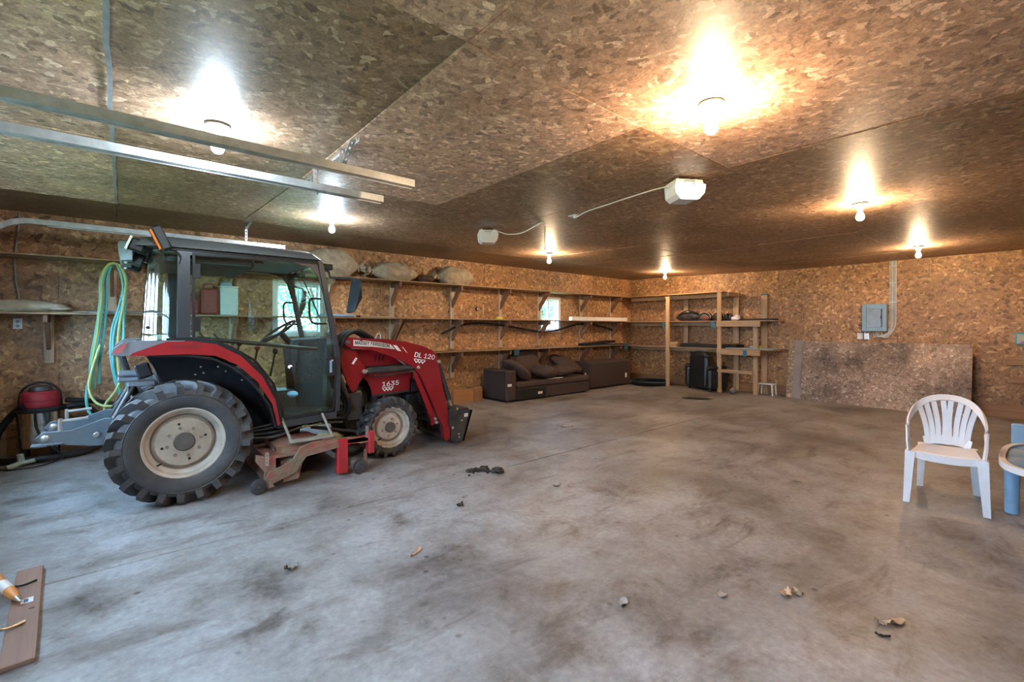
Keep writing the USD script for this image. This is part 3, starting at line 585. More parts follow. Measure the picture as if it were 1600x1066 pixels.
t = thing('vacuum_nozzle', 'pale elbow nozzle lying on the floor in front of the vacuum', 'nozzle', (-.83, 6.92, .02))
P(t, 'elbow', tube([(-.07, -.05, .0), (.02, .0, .03), (.02, .0, .12)], .028, 12, 6), pm('pale_green_plastic', (.40, .42, .33), .5)); P(t, 'spout', tube([(.0, -.01, .02), (.13, -.01, .04)], .022, 12), pm('pale_green_plastic', (.4, .4, .3)))
P(VAC, 'power_cord', tube(np.array([(-.73, 7.12, .55), (-.71, 7.10, .35), (-.62, 7.06, .18), (-.5, 7.0, .05), (-.62, 6.85, .012), (-.85, 6.8, .012), (-.95, 6.9, .012)]) - off, .007, 8, 8), M_BLK)

# ------------------------------------------------------------------ brown sofa in pieces along the long wall
t = thing('sofa', 'low brown sofa with one arm and an exposed black front panel', 'sofa', (5.62, 6.80, 0))
P(t, 'arm', bx(0, .26, -.01, .76, .02, .615, .03), M_FAB); P(t, 'base', bx(.26, 2.42, .0, .74, .02, .25, .015), M_FAB)
P(t, 'seat_panel', bx(1.06, 2.42, -.012, .01, .03, .235, .01), M_FAB)
P(t, 'front_panel', bx(.27, 1.05, -.016, .01, .02, .235, .008), M_BLK, label='black cloth front panel')
P(t, 'seat_cushion', bx(.265, 2.44, -.02, .70, .25, .375, .045), M_FABL)
P(t, 'back_rail', bx(.26, 2.42, .64, .74, .25, .50, .03), M_FAB)
P(t, 'care_tag', bx(.02, .12, -.018, -.011, .31, .36, 0), M_LBL, label='white stitched tag'); P(t, 'care_tag', bx(.82, .94, -.022, -.017, .10, .15, 0), M_LBL, label='white tag on the black panel')
for k in range(2): P(t, 'foot', bx(.08 + 2.2 * k, .14 + 2.2 * k, .03, .09, 0, .022, .002), M_BLK)
def cushion(loc, a, b, c, lab, rx=0, ry=0, rz=0, seed=0, e=.5):
    m = mv(pillow(a, b, c, e, .75, .02, 7, seed), rx=rx, ry=ry, rz=rz)
    m.vertices[:, 2] -= m.vertices[:, 2].min()
    O('cushion', m, M_FABL, lab, 'cushion', loc, smooth=True)
cushion((6.05, 7.0, .376), .34, .26, .12, 'brown cushion slumped against the sofa arm', ry=.62, seed=1)
cushion((6.60, 7.38, .376), .40, .30, .10, 'brown back cushion standing on edge with its black underside showing', rx=1.15, ry=-.18, seed=2, e=.4)
cushion((6.80, 6.96, .376), .27, .25, .14, 'rounded brown cushion in the middle of the sofa seat', ry=.06, rz=.2, seed=3)
cushion((7.36, 7.0, .376), .32, .25, .125, 'plump brown cushion right of the middle one, lying flat', ry=-.05, rz=-.1, seed=4)
cushion((7.90, 7.36, .376), .46, .30, .12, 'long brown cushion tilted at the open end of the sofa', ry=.24, rx=.5, seed=5)
O('paper_sheet', [mv(bx(-.2, .2, -.06, .06, 0, .006, .002), rz=.1), mv(bx(-.1, .12, -.05, .05, 0, .005, .001), (.12, .03, .006), rz=-.3)], M_WHT, 'crumpled white paper on the sofa seat edge', 'paper', (6.98, 6.84, .376))
t = thing('sofa_section', 'brown upholstered sofa section turned with its back to the room', 'sofa', (8.28, 6.98, 0))
P(t, 'body', bx(0, 1.60, 0, .58, .02, .64, .035), M_FAB); P(t, 'care_tag', bx(1.36, 1.43, -.006, .002, .20, .31, 0), M_LBL, label='white tag near the floor'); P(t, 'top_seam', bx(.02, 1.58, .20, .34, .635, .65, .005), M_FABL)
P(t, 'side_tag', bx(-.006, .002, .10, .15, .33, .39, 0), M_LBL)
t = thing('wooden_box', 'low wooden box on the floor against the wall beside the sofa arm', 'box', (5.08, 7.44, 0))
P(t, 'front_board', bx(-.33, .14, -.13, -.11, 0, .27, .003), M_TRT); P(t, 'end_board', bx(.142, .34, -.14, .13, 0, .28, .003), M_TRT); P(t, 'back_board', bx(-.33, .14, .11, .13, 0, .27, .003), M_TRT); P(t, 'bottom_board', bx(-.33, .14, -.11, .11, .01, .03, .002), M_TRT)

# ------------------------------------------------------------------ lumber rack on the far wall
t = thing('storage_rack', 'tall pine lumber rack with three shelf levels in the far corner', 'rack', (0, 0, 0))
for (x, y, z) in ((10.20, 6.14, 2.21), (10.20, 4.86, 2.24), (10.38, 4.16, 1.575)): P(t, 'post', bx(x, x + .04, y - .045, y + .045, 0, z, .003), M_PINE)
for (y, z) in ((5.96, 2.22), (4.73, 2.235), (4.12, 2.16)): P(t, 'wall_post', bx(10.745, 10.785, y - .06, y + .06, 0 if y < 5 else 1.0, z, .003), M_PINE)
P(t, 'post_cap', bx(10.742, 10.788, 4.055, 4.185, 2.16, 2.19, .002), pm('blue_tape', (.03, .16, .26), .5), label='blue tape on the post top')
for z, ya in ((2.262, 4.68), (1.605, 3.70), (.985, 3.70)):
    for a, b in ((YW - .03, 6.15), (6.147, 4.79)) + (((4.787, ya),) if ya < 4 else ()):
        P(t, 'shelf_board', bx(10.205, 10.79, a, b, z - .019, z, .002), M_PLYY)
for z in (1.586, .966):
    P(t, 'rail', bx(10.16, 10.20, 3.98, 4.90, z - .115, z - .0, .003), M_PINEY)
    P(t, 'rail', bx(10.50, 10.54, 4.9, 7.4, z - .09, z - .0, .003), M_PINEY)
P(t, 'rail', bx(10.50, 10.54, 4.73, 7.4, 2.15, 2.243, .003), M_PINEY); P(t, 'rail', bx(10.28, 10.745, 4.68, 4.72, 2.15, 2.243, .003), M_PINEX)
P(t, 'rail', bx(10.18, 10.20, 4.14, 4.90, .45, .52, .003), M_PINEY)
P(t, 'tape_strip', bx(10.155, 10.16, 4.94, 5.02, 1.44, 1.585, 0), pm('blue_tape', (0, 0, 0)), label='blue tape strip'); P(t, 'tape_strip', bx(10.155, 10.16, 4.24, 4.32, .82, .96, 0), pm('blue_tape', (0, 0, 0)), label='blue tape strip'); P(t, 'tape_strip', bx(10.155, 10.16, 6.19, 6.24, 1.44, 1.58, 0), pm('blue_tape', (0, 0, 0)), label='blue tape strip')

# gear on the rack
M_GEAR = pm('black_sports_gear', (.02, .02, .022), .55, var=.3, scale=20)
M_GEARR = pm('dark_red_gear', (.10, .018, .02), .55, var=.3)
def gear(loc, r, sq, m, lab, seed, rz=0):
    th = thing('helmet', lab, 'helmet', loc, rz)
    sh = trimesh.creation.icosphere(3, 1.0); v = sh.vertices; v *= np.array([1.25, .92, .95]) * r; v[:, 2] = np.maximum(v[:, 2], -.45 * r); sh.vertices = v
    sh = mv(sh, (0, 0, .45 * r)); P(th, 'shell', sh, m, smooth=True)
    for q in (-.45, .35): P(th, 'trim_band', tube([(r * 1.27 * math.cos(a), r * (.2 + .78 * q) * 1., .45 * r + r * .98 * math.sin(a) * math.sqrt(max(.05, 1 - (q * .9) ** 2))) for a in np.linspace(.1, 3.04, 14)], r * .032, 6), M_LBL)
    P(th, 'chin_strap', tube([(0, -r * .9, .4 * r), (.02, -r * 1.05, .12 * r), (0, -r * .7, .02)], r * .08, 6, 5), m)
gear((10.45, 4.98, 1.606), .145, 1, M_GEAR, 'black helmet with white trim behind the rack post', 1, .9)
gear((10.50, 5.32, 1.606), .15, 1, M_GEAR, 'black helmet with pale bands, in the middle of the rack gear', 2, 1.4)
gear((10.36, 5.24, 1.606), .095, 1, M_GEARR, 'small dark red helmet in front of the black ones', 3, 1.2)
gear((10.42, 4.75, 1.606), .12, 1, M_GEAR, 'round black and white helmet just right of the rack post', 4, .5)
t = thing('gear_bag', 'black gear bag lying long on the rack behind the helmets', 'bag', (10.55, 5.72, 1.606))
gb = pillow(.13, .36, .13, .55, .8, .03, 8, 3); gb.vertices[:, 2] += .10; P(t, 'bag_body', gb, M_GEAR, smooth=True); P(t, 'strap', tube([(-.1, -.25, .15), (-.14, -.1, .24), (-.13, .1, .23), (-.1, .25, .15)], .014, 8, 6), M_BLK); P(t, 'buckle', bx(-.15, -.13, -.03, .03, .21, .25, .003), M_BOLT)
O('shoe', [mv(pillow(.14, .055, .05, .6, .8, .008, 14, 4), (0, 0, .045)), mv(pillow(.06, .05, .05, .6, .8, .0), (-.07, 0, .085))], M_WPL, 'white shoe lying on the rack right of the helmets', 'shoe', (10.35, 4.58, 1.606), rz=1.3, smooth=True)
O('flat_tray', bx(-.16, .16, -.42, .42, 0, .035, .006), M_BLK, 'long flat black tray at the right end of the rack shelf', 'tray', (10.52, 4.22, 1.606))
for k, (dy, w, rz) in enumerate([(0, .20, .1), (.02, .24, -.15), (-.03, .22, .05)]):
    O('lumber_offcut', mv(bx(-.09, .09, -w / 2, w / 2, 0, .036, .003), rz=rz), M_PINEY, ['pale lumber offcut at the bottom of the small stack on the rack', 'pale lumber offcut in the middle of the small stack on the rack', 'pale lumber offcut on top of the small stack on the rack'][k], 'offcut', (10.33, 6.03 + dy, .986 + .0365 * k))
t = thing('black_slab', 'long flat black foam slab on the lowest rack shelf', 'slab', (10.52, 5.15, .986)); P(t, 'slab_body', bx(-.2, .2, -.62, .72, 0, .085, .012), M_BLK); P(t, 'top_board', bx(-.02, .23, -.5, .3, .086, .104, .003), M_PLYY)
O('blue_sheet', bx(-.22, .22, -.55, .42, 0, .018, .004), pm('pale_blue_board', (.30, .48, .58), .5, var=.06), 'thin pale blue sheet on the lowest rack shelf end', 'sheet', (10.44, 4.3, .987))
O('paint_tin', cyl(.035, .05, 16, c=.004), pm('yellow_tin', (.55, .50, .12), .4), 'little yellow tin on the pale blue sheet', 'tin', (10.55, 4.12, 1.006)); O('paint_tin', cyl(.04, .045, 16, c=.004), M_WPL, 'little white tin next to the yellow one', 'tin', (10.55, 4.30, 1.006))

# recliner with its back to the room
M_LEA = pm('black_leather', (.014, .017, .02), .32, var=.2, scale=25, bump=.15)
t = thing('recliner', 'black leather recliner armchair under the rack, seen from behind', 'armchair', (10.17, 5.34, 0), -.42)
bk = pillow(.10, .31, .42, .35, .45, 0); bk = mv(bk, (.08, .03, .50)); P(t, 'backrest', [bx(-.0, .16, -.27, .33, .08, .80, .05)] + [mv(pillow(.09, .31, .10, .5, .6), (.08, .03, .80))], M_LEA)
P(t, 'seat_base', bx(.02, .52, -.38, .40, .06, .42, .03), M_LEA)
for s in (-1, 1): P(t, 'armrest', [bx(-.01, .50, .04 + s * .37 - .075, .04 + s * .37 + .075, .06, .52, .04), mv(pillow(.27, .085, .06, .5, .6), (.24, .04 + s * .37, .54))], M_LEA)
P(t, 'seat_cushion', mv(pillow(.24, .29, .09, .45, .6), (.30, .03, .46)), M_LEA)
for a in (.06, .46):
    for b in (-.33, .38): P(t, 'foot', mv(cyl(.025, .062, 12), (a, b, 0)), M_BLK)
t = thing('wading_tub', 'low round black tub on the floor between the sofa section and the rack', 'tub', (10.25, 6.66, 0))
P(t, 'tub_wall', lathe([(.40, .0), (.45, .02), (.475, .08), (.48, .10), (.455, .105), (.44, .08), (.41, .03), (0, .028), (0, 0), (.40, 0)], 44), M_BLK, smooth=True); P(t, 'rim', lathe([(.452, .095), (.492, .095), (.492, .115), (.452, .115), (.452, .095)], 44), pm('blue_black_rim', (.03, .06, .085), .35))
t = thing('step_stool', 'small white step stool on the floor at the right end of the rack', 'stool', (10.60, 3.99, 0))
P(t, 'stool_top', bx(-.11, .11, -.14, .17, .225, .255, .01), M_WPL)
for a in (-.09, .09):
    for b in (-.12, .15): P(t, 'leg', hull([(a + s * .016, b + q * .016, .226) for s in (-1, 1) for q in (-1, 1)] + [(a * 1.15 + s * .012, b * 1.12 + q * .012, 0) for s in (-1, 1) for q in (-1, 1)]), M_WPL)
O('toy_ball', [ball(.075, sub=3)], pm('mottled_ball', (.34, .30, .31), .5, var=.4, scale=18, dirt=(.05, .04, .05), dirt_amt=.6), 'mottled grey ball on the floor between the rack posts', 'ball', (10.10, 4.50, .075), smooth=True)
rgm = trimesh.creation.icosphere(4, 1.0); v = rgm.vertices; nn = meshkit.fbm(v * 2.3 + 4, 3, 5)
v *= np.array([.26, .12, .018]) * (.6 + .9 * nn)[:, None]; v[:, 2] = np.maximum(v[:, 2], -.004); rgm.vertices = v + [0, 0, .004]
O('rag', rgm, pm('dark_olive_rag', (.035, .036, .025), .9, var=.4, scale=20), 'dark crumpled rag on the floor in front of the recliner', 'rag', (8.93, 4.72, 0), rz=-1.0, smooth=True)

# ------------------------------------------------------------------ far wall: breaker panel, conduits, leaning boards
t = thing('breaker_panel', 'grey electrical breaker panel on the far wall above the leaning boards', 'electrical panel', (10.826, 2.18, 1.64))
P(t, 'cabinet', bx(-.085, 0, -.185, .185, -.26, .25, .006), M_GREY)
P(t, 'cover', [bx(-.097, -.086, -.185, -.12, -.26, .25, .004), bx(-.097, -.086, .12, .185, -.26, .25, .004), bx(-.097, -.086, -.12, .12, .165, .25, .004), bx(-.097, -.086, -.12, .12, -.26, -.19, .004)], M_GREY)
P(t, 'panel_door', bx(-.094, -.086, -.118, .118, -.188, .163, .003), pm('pale_grey_enamel', (.24, .30, .34), .4, .15)); P(t, 'latch', bx(-.101, -.094, -.112, -.094, -.03, .03, .002), M_BLK); P(t, 'hinge_line', bx(-.0965, -.094, -.117, -.100, -.18, .155, 0), M_DRK)
P(t, 'knockout', mv(cyl(.03, .004, 16, 'x'), (-.09, .17, -.26)), M_DRK)
M_WIRE2 = pm('white_cable_jacket', (.72, .74, .74), .45, var=.05)
M_WIRE = pm('grey_cable_jacket', (.55, .56, .52), .45, var=.08)
for k in range(6):
    y = 1.872 + .0175 * k; ye = 2.03 + .025 * k
    O('power_cable', tube([(10.805 - .004 * (k % 2), y, 2.69), (10.805, y, 2.3), (10.80, y, 1.9), (10.80, y + .004, 1.55), (10.80, y + .03, 1.42 - .012 * k), (10.795, 1.99 + .02 * k, 1.275 + .006 * k), (10.79, ye + .03, 1.285), (10.785, ye + .05, 1.37)], .0058, 8, 6), M_WIRE if k % 3 else M_WIRE2, ['first', 'second', 'third', 'fourth', 'fifth', 'sixth'][k] + ' grey cable from the right, dropping from the ceiling into the breaker panel', 'cable', group='breaker panel cables')
for z in (2.58, 2.27, 1.92): O('cable_strap', bx(10.788, 10.815, 1.86, 1.97, z - .008, z + .008, .002), M_GALV, {2.58: 'topmost', 2.27: 'middle', 1.92: 'lowest'}[z] + ' metal strap holding the grey cables to the far wall', 'strap')
outlet('wall_outlet', 'grey steel outlet box directly under the breaker panel', (10.826, 2.305, 1.285), M_GALV, M_WPL, 'x')
t = thing('light_switch', 'white switch plate beside the grey outlet box under the breaker panel', 'switch', (10.826, 2.41, 1.285)); P(t, 'cover_plate', bx(-.04, 0, -.042, .042, -.06, .06), M_WPL); P(t, 'toggle', bx(-.052, -.04, -.007, .007, -.014, .018, .002), M_WPL)
O('conduit_stub', rod((10.80, 2.33, 1.345), (10.80, 2.33, 1.38), .009), M_GALV, 'short conduit between the outlet box and the breaker panel', 'conduit')

def lean(y0, y1, h, xb, xt, th, m, name, label, skew=0, cat_='board'):
    # a sheet standing on its long edge, leaning on the far wall
    b0, b1 = xb; c0, c1 = xt
    n = np.array([1, 0, -.17]); n = n / np.linalg.norm(n) * th
    base = np.array([(b0, y0, 0), (b1, y1, 0), (c1, y1 + skew, h), (c0, y0 + skew, h)])
    O(name, hull(np.vstack([base, base + n + [0, 0, .002]])), m, label, cat_)
lean(.86, 3.33, 1.17, (10.32, 10.46), (10.60, 10.70), .014, M_OL, 'strand_board_sheet', 'large stained strand board sheet leaning on the far wall below the breaker panel', 0)
lean(3.10, 3.50, 1.175, (10.53, 10.53), (10.735, 10.735), .012, pm('grey_hardboard', (.34, .28, .235), .6, var=.15, scale=3), 'hardboard_sheet', 'smooth grey-brown hardboard sheet behind the large strand board')
lean(3.35, 3.62, 1.19, (10.555, 10.555), (10.765, 10.765), .014, M_OE, 'strand_board_offcut', 'pale strand board offcut at the left end of the leaning sheets')
for z, h, x0, lab in ((.855, .135, .50, 'upper of two short wooden planks fixed to the far wall at the right edge'), (.57, .10, .48, 'lower of two short wooden planks fixed to the far wall at the right edge')):
    O('wall_plank', bx(10.765, 10.826, -1.2, x0, z, z + h, .004), M_TRTY, lab, 'plank')
t = thing('game_box', 'colourful printed box hanging on the far wall above the planks', 'box', (10.826, .12, 1.18))
P(t, 'box_body', bx(-.075, 0, -.30, .28, 0, .19, .006), pm('teal_card', (.08, .30, .33), .5)); P(t, 'front_print', bx(-.079, -.0752, -.28, .26, .02, .17, 0), pm('printed_card', (.10, .42, .45), .4, dirt=(.55, .40, .18), dirt_amt=.5, scale=10))
P(t, 'pink_band', prism([(.24, .02), (.18, .075), (.10, .045), (-.25, .03), (-.25, .02)], -.082, -.079, 'x'), pm('pink_print', (.55, .06, .25), .4)); P(t, 'white_shape', mv(cyl(.03, .002, 16, 'x'), (-.083, .07, .06)), M_LBL)
O('wall_hook', [mv(ball(.028), (10.79, .28, 1.44)), rod((10.80, .28, 1.44), (10.826, .28, 1.44), .008)], pm('rust_knob', (.35, .10, .05), .5), 'small reddish knob on the far wall above the printed box', 'hook')

# ------------------------------------------------------------------ white stacking chair
def monobloc(t, m):
    # x faces forward, y to the chair's left; seat at 0.42
    n = 13; xs = np.linspace(-.205, .235, n); V = []; ys = np.linspace(-1, 1, 15)
    top = []
    for x in xs:
        w = .215 + .05 * (x + .205) / .44
        for s in ys:
            z = .425 - .018 * math.cos(s * math.pi / 2) * (1 - ((x - .0) / .3) ** 2) - (.03 * max(0, (x - .19) / .045) ** 2)
            top.append((x, s * w, z))
    top = np.array(top); bot = top - [0, 0, .008]; nn = len(top); F = []; W = 15
    for i in range(n - 1):
        for j in range(W - 1):
            a, b, c, d = i * W + j, (i + 1) * W + j, (i + 1) * W + j + 1, i * W + j + 1
            F += [[a, b, c], [a, c, d], [a + nn, c + nn, b + nn], [a + nn, d + nn, c + nn]]
    edge = [i * W for i in range(n)] + [(n - 1) * W + j for j in range(1, W)] + [i * W + W - 1 for i in range(n - 2, -1, -1)] + [j for j in range(W - 2, 0, -1)]
    for a, b in zip(edge, edge[1:] + edge[:1]): F += [[a, a + nn, b + nn], [a, b + nn, b]]
    seat = trimesh.Trimesh(np.vstack([top, bot]), F, process=False)
    apron = [sweep(spline([(.235, -.262, .40), (.248, -.1, .385), (.248, .1, .385), (.235, .262, .40)], 6), rect(.012, .055), up=(0, 0, 1))]
    apron += [sweep(spline([(-.2, s * .212, .40), (0, s * .238, .395), (.235, s * .262, .40)], 6), rect(.010, .05), up=(0, 0, 1)) for s in (-1, 1)]
    P(t, 'seat', [seat] + apron, m)
    # hoop: front leg tops, up the arms, back over the crest
    half = [(.215, .280, .40), (.20, .295, .50), (.165, .300, .585), (.11, .300, .655), (.0, .29, .69), (-.12, .258, .74), (-.205, .19, .793), (-.252, .10, .824), (-.262, 0, .833)]
    path = spline(half + [(x, -y, z) for x, y, z in half[-2::-1]], 6)
    d = np.gradient(path, axis=0); k = len(path)
    P(t, 'hoop_rail', sweep(path, [(-.008, -.027), (.008, -.027), (.012, 0), (.008, .027), (-.008, .027)], up=(-.55, 0, .83)), m, smooth=50)
    # fan of slats
    crest = path[int(k * .34):int(k * .66) + 1]
    for q in np.linspace(-1, 1, 8):
        pt = crest[int(round((q * .96 + 1) / 2 * (len(crest) - 1)))]; yb = -q * .155
        sgn = 1 if (pt[1] * yb) >= 0 else -1
        p0, p2 = np.array([-.20, sgn * yb if True else yb, .43]), pt + [.0, 0, -.012]
        p1 = (p0 + p2) / 2 + [-.018, -.012 * np.sign(pt[1]), .0]
        P(t, 'back_slat', sweep(spline([p0, p1, p2], 6), rect(.046, .009), up=(1, 0, .15)), m)
    P(t, 'lower_back', sweep(spline([(-.19, -.195, .445), (-.213, -.1, .462), (-.215, 0, .466), (-.213, .1, .462), (-.19, .195, .445)], 6), rect(.012, .075), up=(-.2, 0, 1)), m)
    for s in (-1, 1):
        def leg(p, q, a, b):
            c0 = [(p[0] + i * a[0], p[1] + j * a[1], p[2]) for i in (-.5, .5) for j in (-.5, .5)]; c1 = [(q[0] + i * b[0], q[1] + j * b[1], q[2]) for i in (-.5, .5) for j in (-.5, .5)]
            return hull(c0 + c1)
        P(t, 'front_leg', leg((.215, s * .272, .42), (.262, s * .30, 0), (.085, .085), (.045, .055)), m)
        P(t, 'rear_leg', leg((-.19, s * .205, .42), (-.33, s * .235, 0), (.07, .075), (.045, .055)), m)
t = thing('plastic_chair', 'white moulded plastic chair with a fan-slatted back, alone on the bare floor', 'chair', (5.282, .588, 0), 3.227)
UsdGeom.Xformable(stage.GetPrimAtPath(t)).AddScaleOp().Set(Gf.Vec3f(1, .78, 1))
monobloc(t, M_WPL)
# blue children's table and chair cut by the frame's edge
t = thing('play_table', 'low light blue plastic table with a white rim, right beside the white chair', 'table', (5.34, -.12, 0))
oval = Polygon([(.62 * abs(math.cos(a)) ** .62 * np.sign(math.cos(a)), .40 * abs(math.sin(a)) ** .62 * np.sign(math.sin(a))) for a in np.linspace(0, 2 * np.pi, 64, endpoint=False)])
P(t, 'tabletop', prism(oval.buffer(-.03), .425, .447, 'z'), pm('scuffed_blue_plastic', (.10, .26, .55), .6, dirt=(.42, .56, .70), dirt_amt=.5, scale=9, spec=.3))
P(t, 'rim', prism(oval.difference(oval.buffer(-.035)), .415, .462, 'z'), M_WPL, label='white table rim')
for a in (-.42, -.03, .42):
    for b in (-.27, .335) if a == -.03 else ((-.27,) if a > 0 else ()): P(t, 'leg', mv(lathe([(0, 0), (.038, 0), (.040, .01), (.047, .40), (.047, .426), (0, .426)], 24), (a, b, 0)), M_BPL)
for a in (-.42, .42): P(t, 'leg', mv(lathe([(0, 0), (.038, 0), (.040, .01), (.047, .40), (.047, .426), (0, .426)], 24), (a, -.30, 0)), M_BPL)
t = thing('play_chair', 'blue plastic chair back rising behind the blue table', 'chair', (6.22, .055, 0))
P(t, 'backrest', bx(-.02, .02, -.18, .20, .26, .575, .012), M_BPL); P(t, 'seat', bx(.02, .30, -.17, .19, .25, .28, .01), M_BPL)
for a in (.0, .27):
    for b in (-.15, .17): P(t, 'leg', bx(a - .018, a + .018, b - .018, b + .018, 0, .255, .004), M_BPL)

# ------------------------------------------------------------------ foreground: board with a roller tool, scraps
t = thing('wooden_board', 'brown wooden board lying on the floor at the lower left edge', 'board', (-.386, 3.47, 0), .07)
P(t, 'plank', bx(-.055, .055, -.62, .46, 0, .024, .003), wood('reddish_board', (.30, .18, .125), (.22, .125, .085), along='y', scale=.7))
P(t, 'price_sticker', bx(-.018, .028, -.03, .03, .0242, .0246, 0), M_LBL, label='white sticker'); P(t, 'print_line', bx(-.006, .010, -.02, .02, .0246, .0249, 0), pm('blue_print', (.04, .16, .36), .5)); P(t, 'knot', mv(lathe([(0, 0), (.012, 0), (0, .0006)], 14), (.026, -.11, .0242)), pm('knot', (.10, .05, .03), .7))
t = thing('hand_tool', 'orange-handled tool with a metal tip resting on the wooden board', 'hand tool', (-.475, 3.36, .03), .0)
M_OH = pm('orange_handle', (.62, .25, .06), .5, var=.1)
A = np.array([.07, .07, .022]); D = np.array([-.11, .26, .035]); D /= np.linalg.norm(D)
def along(m):
    M = np.eye(4); u = np.cross([0, 0, 1], D); u /= np.linalg.norm(u); M[:3, 0], M[:3, 1], M[:3, 2], M[:3, 3] = u, np.cross(D, u), D, A
    m.apply_transform(M); return m
P(t, 'handle', along(lathe([(0, .03), (.012, .03), (.020, .06), (.024, .10), (.024, .36), (.018, .40), (0, .41)], 20)), M_OH)
P(t, 'metal_tip', along(lathe([(0, -.02), (.006, -.015), (.009, .02), (.013, .032), (0, .034)], 14)), M_BOLT)
P(t, 'label_band', along(lathe([(.0243, .13), (.0247, .13), (.0247, .22), (.0243, .22), (.0243, .13)], 20)), M_LBL, label='printed pale label')
O('bent_wire', tube([(-.60, 3.66, .012), (-.50, 3.70, .03), (-.42, 3.66, .035), (-.37, 3.70, .031)], .0055, 8, 8), M_BLK, 'dark bent wire lying across the wooden board', 'wire')
O('steel_hook', tube([(-.47, 3.20, .11), (-.455, 3.19, .07), (-.43, 3.17, .045), (-.40, 3.185, .037), (-.36, 3.21, .036)], .009, 8, 8), M_BOLT, 'curved steel hook on the near end of the wooden board', 'hook')
def clump(loc, r, m, lab, nm, cat_, seed, flat=.35, rz=0, asp=1.):
    g = trimesh.creation.icosphere(3, 1.0); v = g.vertices; v *= (.55 + .9 * meshkit.fbm(v * 1.9 + seed * 3.1, 4, seed))[:, None] * np.array([r, r * asp, r * flat]); v[:, 2] = np.maximum(v[:, 2], -.05 * r * flat); v[:, 2] -= v[:, 2].min(); g.vertices = v
    O(nm, g, m, lab, cat_, loc, rz, smooth=35)
M_DIRT = pm('dark_soil', (.05, .038, .028), .95, var=.4, scale=40, bump=.6); M_CHIP = pm('pale_wood_chip', (.52, .38, .25), .8, var=.25, scale=30); M_PAP = pm('pale_paper_scrap', (.36, .33, .30), .8)
def crumbs(loc, R, asp, n, seed, rz, lab):
    g = np.random.default_rng(seed); ms = []
    for k in range(n):
        d = g.normal(size=2) * [R, R * asp] * .5; r = R * (.42 if k < 4 else .16) * g.uniform(.6, 1.2)
        m = trimesh.creation.icosphere(2, 1.0); v = m.vertices; v *= (.4 + 1.2 * meshkit.fbm(v * 2.2 + seed + k * 1.7, 3, seed + k))[:, None] * [r, r, r * .55]; v[:, 2] -= v[:, 2].min() + r * .08; v[:, 2] = np.maximum(v[:, 2], 0); m.vertices = v + [d[0], d[1], 0]; ms.append(m)
    O('soil_clump', ms, M_DIRT, lab, 'soil', loc, rz, smooth=35)
crumbs((2.70, 3.76, 0), .085, .8, 22, 1, 0, 'small round clump of dark soil nearest the tractor front wheel')
crumbs((2.86, 3.60, 0), .115, .4, 22, 2, -.75, 'elongated clump of dark soil just right of the round one')
def leaf(loc, L, W, m, lab, nm, cat_, seed, rz, curl=.02):
    g = np.random.default_rng(seed); n = 10; xs = np.linspace(-1, 1, n); prof = np.sqrt(np.clip(1 - xs ** 2, .02, 1)) * (1 + .25 * g.normal(size=n)); V = []
    for x, p in zip(xs, prof):
        for s in (-1, 0, 1): V.append((x * L / 2, s * W / 2 * p, .003 + curl * (x * x * .7 + abs(s) * .5) * (1 + .3 * g.normal())))
    V = np.array(V); F = []
    for i in range(n - 1):
        for j in range(2): a = i * 3 + j; F += [[a, a + 3, a + 4], [a, a + 4, a + 1]]
    th = trimesh.Trimesh(np.vstack([V, V - [0, 0, .003]]), F + [[a + 3 * n, c + 3 * n, b + 3 * n] for a, b, c in F], process=False)
    O(nm, th, m, lab, cat_, loc, rz, smooth=40)
leaf((2.74, .94, 0), .085, .06, M_CHIP, 'broad pale wood chip in the right foreground', 'wood_chip', 'wood chip', 3, .3, .022)
leaf((2.80, .905, 0), .07, .04, M_CHIP, 'pale wood chip split off beside the broad one', 'wood_chip', 'wood chip', 4, 1.0, .02)
leaf((2.90, .50, 0), .09, .045, M_CHIP, 'oval pale wood chip, right one of the pair nearest the corner', 'wood_chip', 'wood chip', 5, -.5, .016)
leaf((2.83, .54, 0), .075, .025, M_CHIP, 'thin curled wood chip left of the oval one', 'wood_chip', 'wood chip', 6, -.9, .022)
leaf((2.72, .52, 0), .06, .016, M_DIRT, 'small dark twig below the pair of wood chips', 'twig', 'twig', 7, -1.1, .01)
leaf((1.437, 2.649, 0), .14, .022, M_CHIP, 'long pale wood splinter on the floor in front of the mower deck', 'wood_splinter', 'splinter', 8, .55, .012)
leaf((.771, 2.957, 0), .085, .05, pm('grey_leaf', (.24, .21, .17), .8), 'crumpled grey leaf on the floor left of the long splinter', 'dry_leaf', 'leaf', 9, .2, .03)
leaf((2.0, 1.46, 0), .07, .04, M_PAP, 'pale grey scrap near the middle of the foreground', 'paper_scrap', 'scrap', 10, .4, .018)
leaf((2.47, 1.16, 0), .055, .05, M_PAP, 'small brownish scrap left of the broad wood chip', 'paper_scrap', 'scrap', 11, 1.4, .012)
leaf((3.03, 2.94, 0), .08, .03, M_PAP, 'thin pale scrap on the open floor beyond the soil clumps', 'paper_scrap', 'scrap', 12, -.3, .014)
leaf((2.09, 3.12, 0), .07, .045, M_DIRT, 'dark dry leaf on the floor right of the mower wheel', 'dry_leaf', 'leaf', 13, .2, .02)
leaf((2.23, 3.25, 0), .05, .02, M_PAP, 'tiny pale flake near the dark dry leaf', 'paper_scrap', 'scrap', 14, 0, .006)
leaf((4.95, 4.60, 0), .20, .02, M_CHIP, 'long pale sliver on the floor past the loader', 'wood_splinter', 'splinter', 15, -.5, .008)

# ------------------------------------------------------------------ the tractor; x forward, near side is -y
TR = thing('tractor', 'red compact tractor with a glazed cab, front loader arms and belly mower', 'tractor', (.39, 5.28, 0))

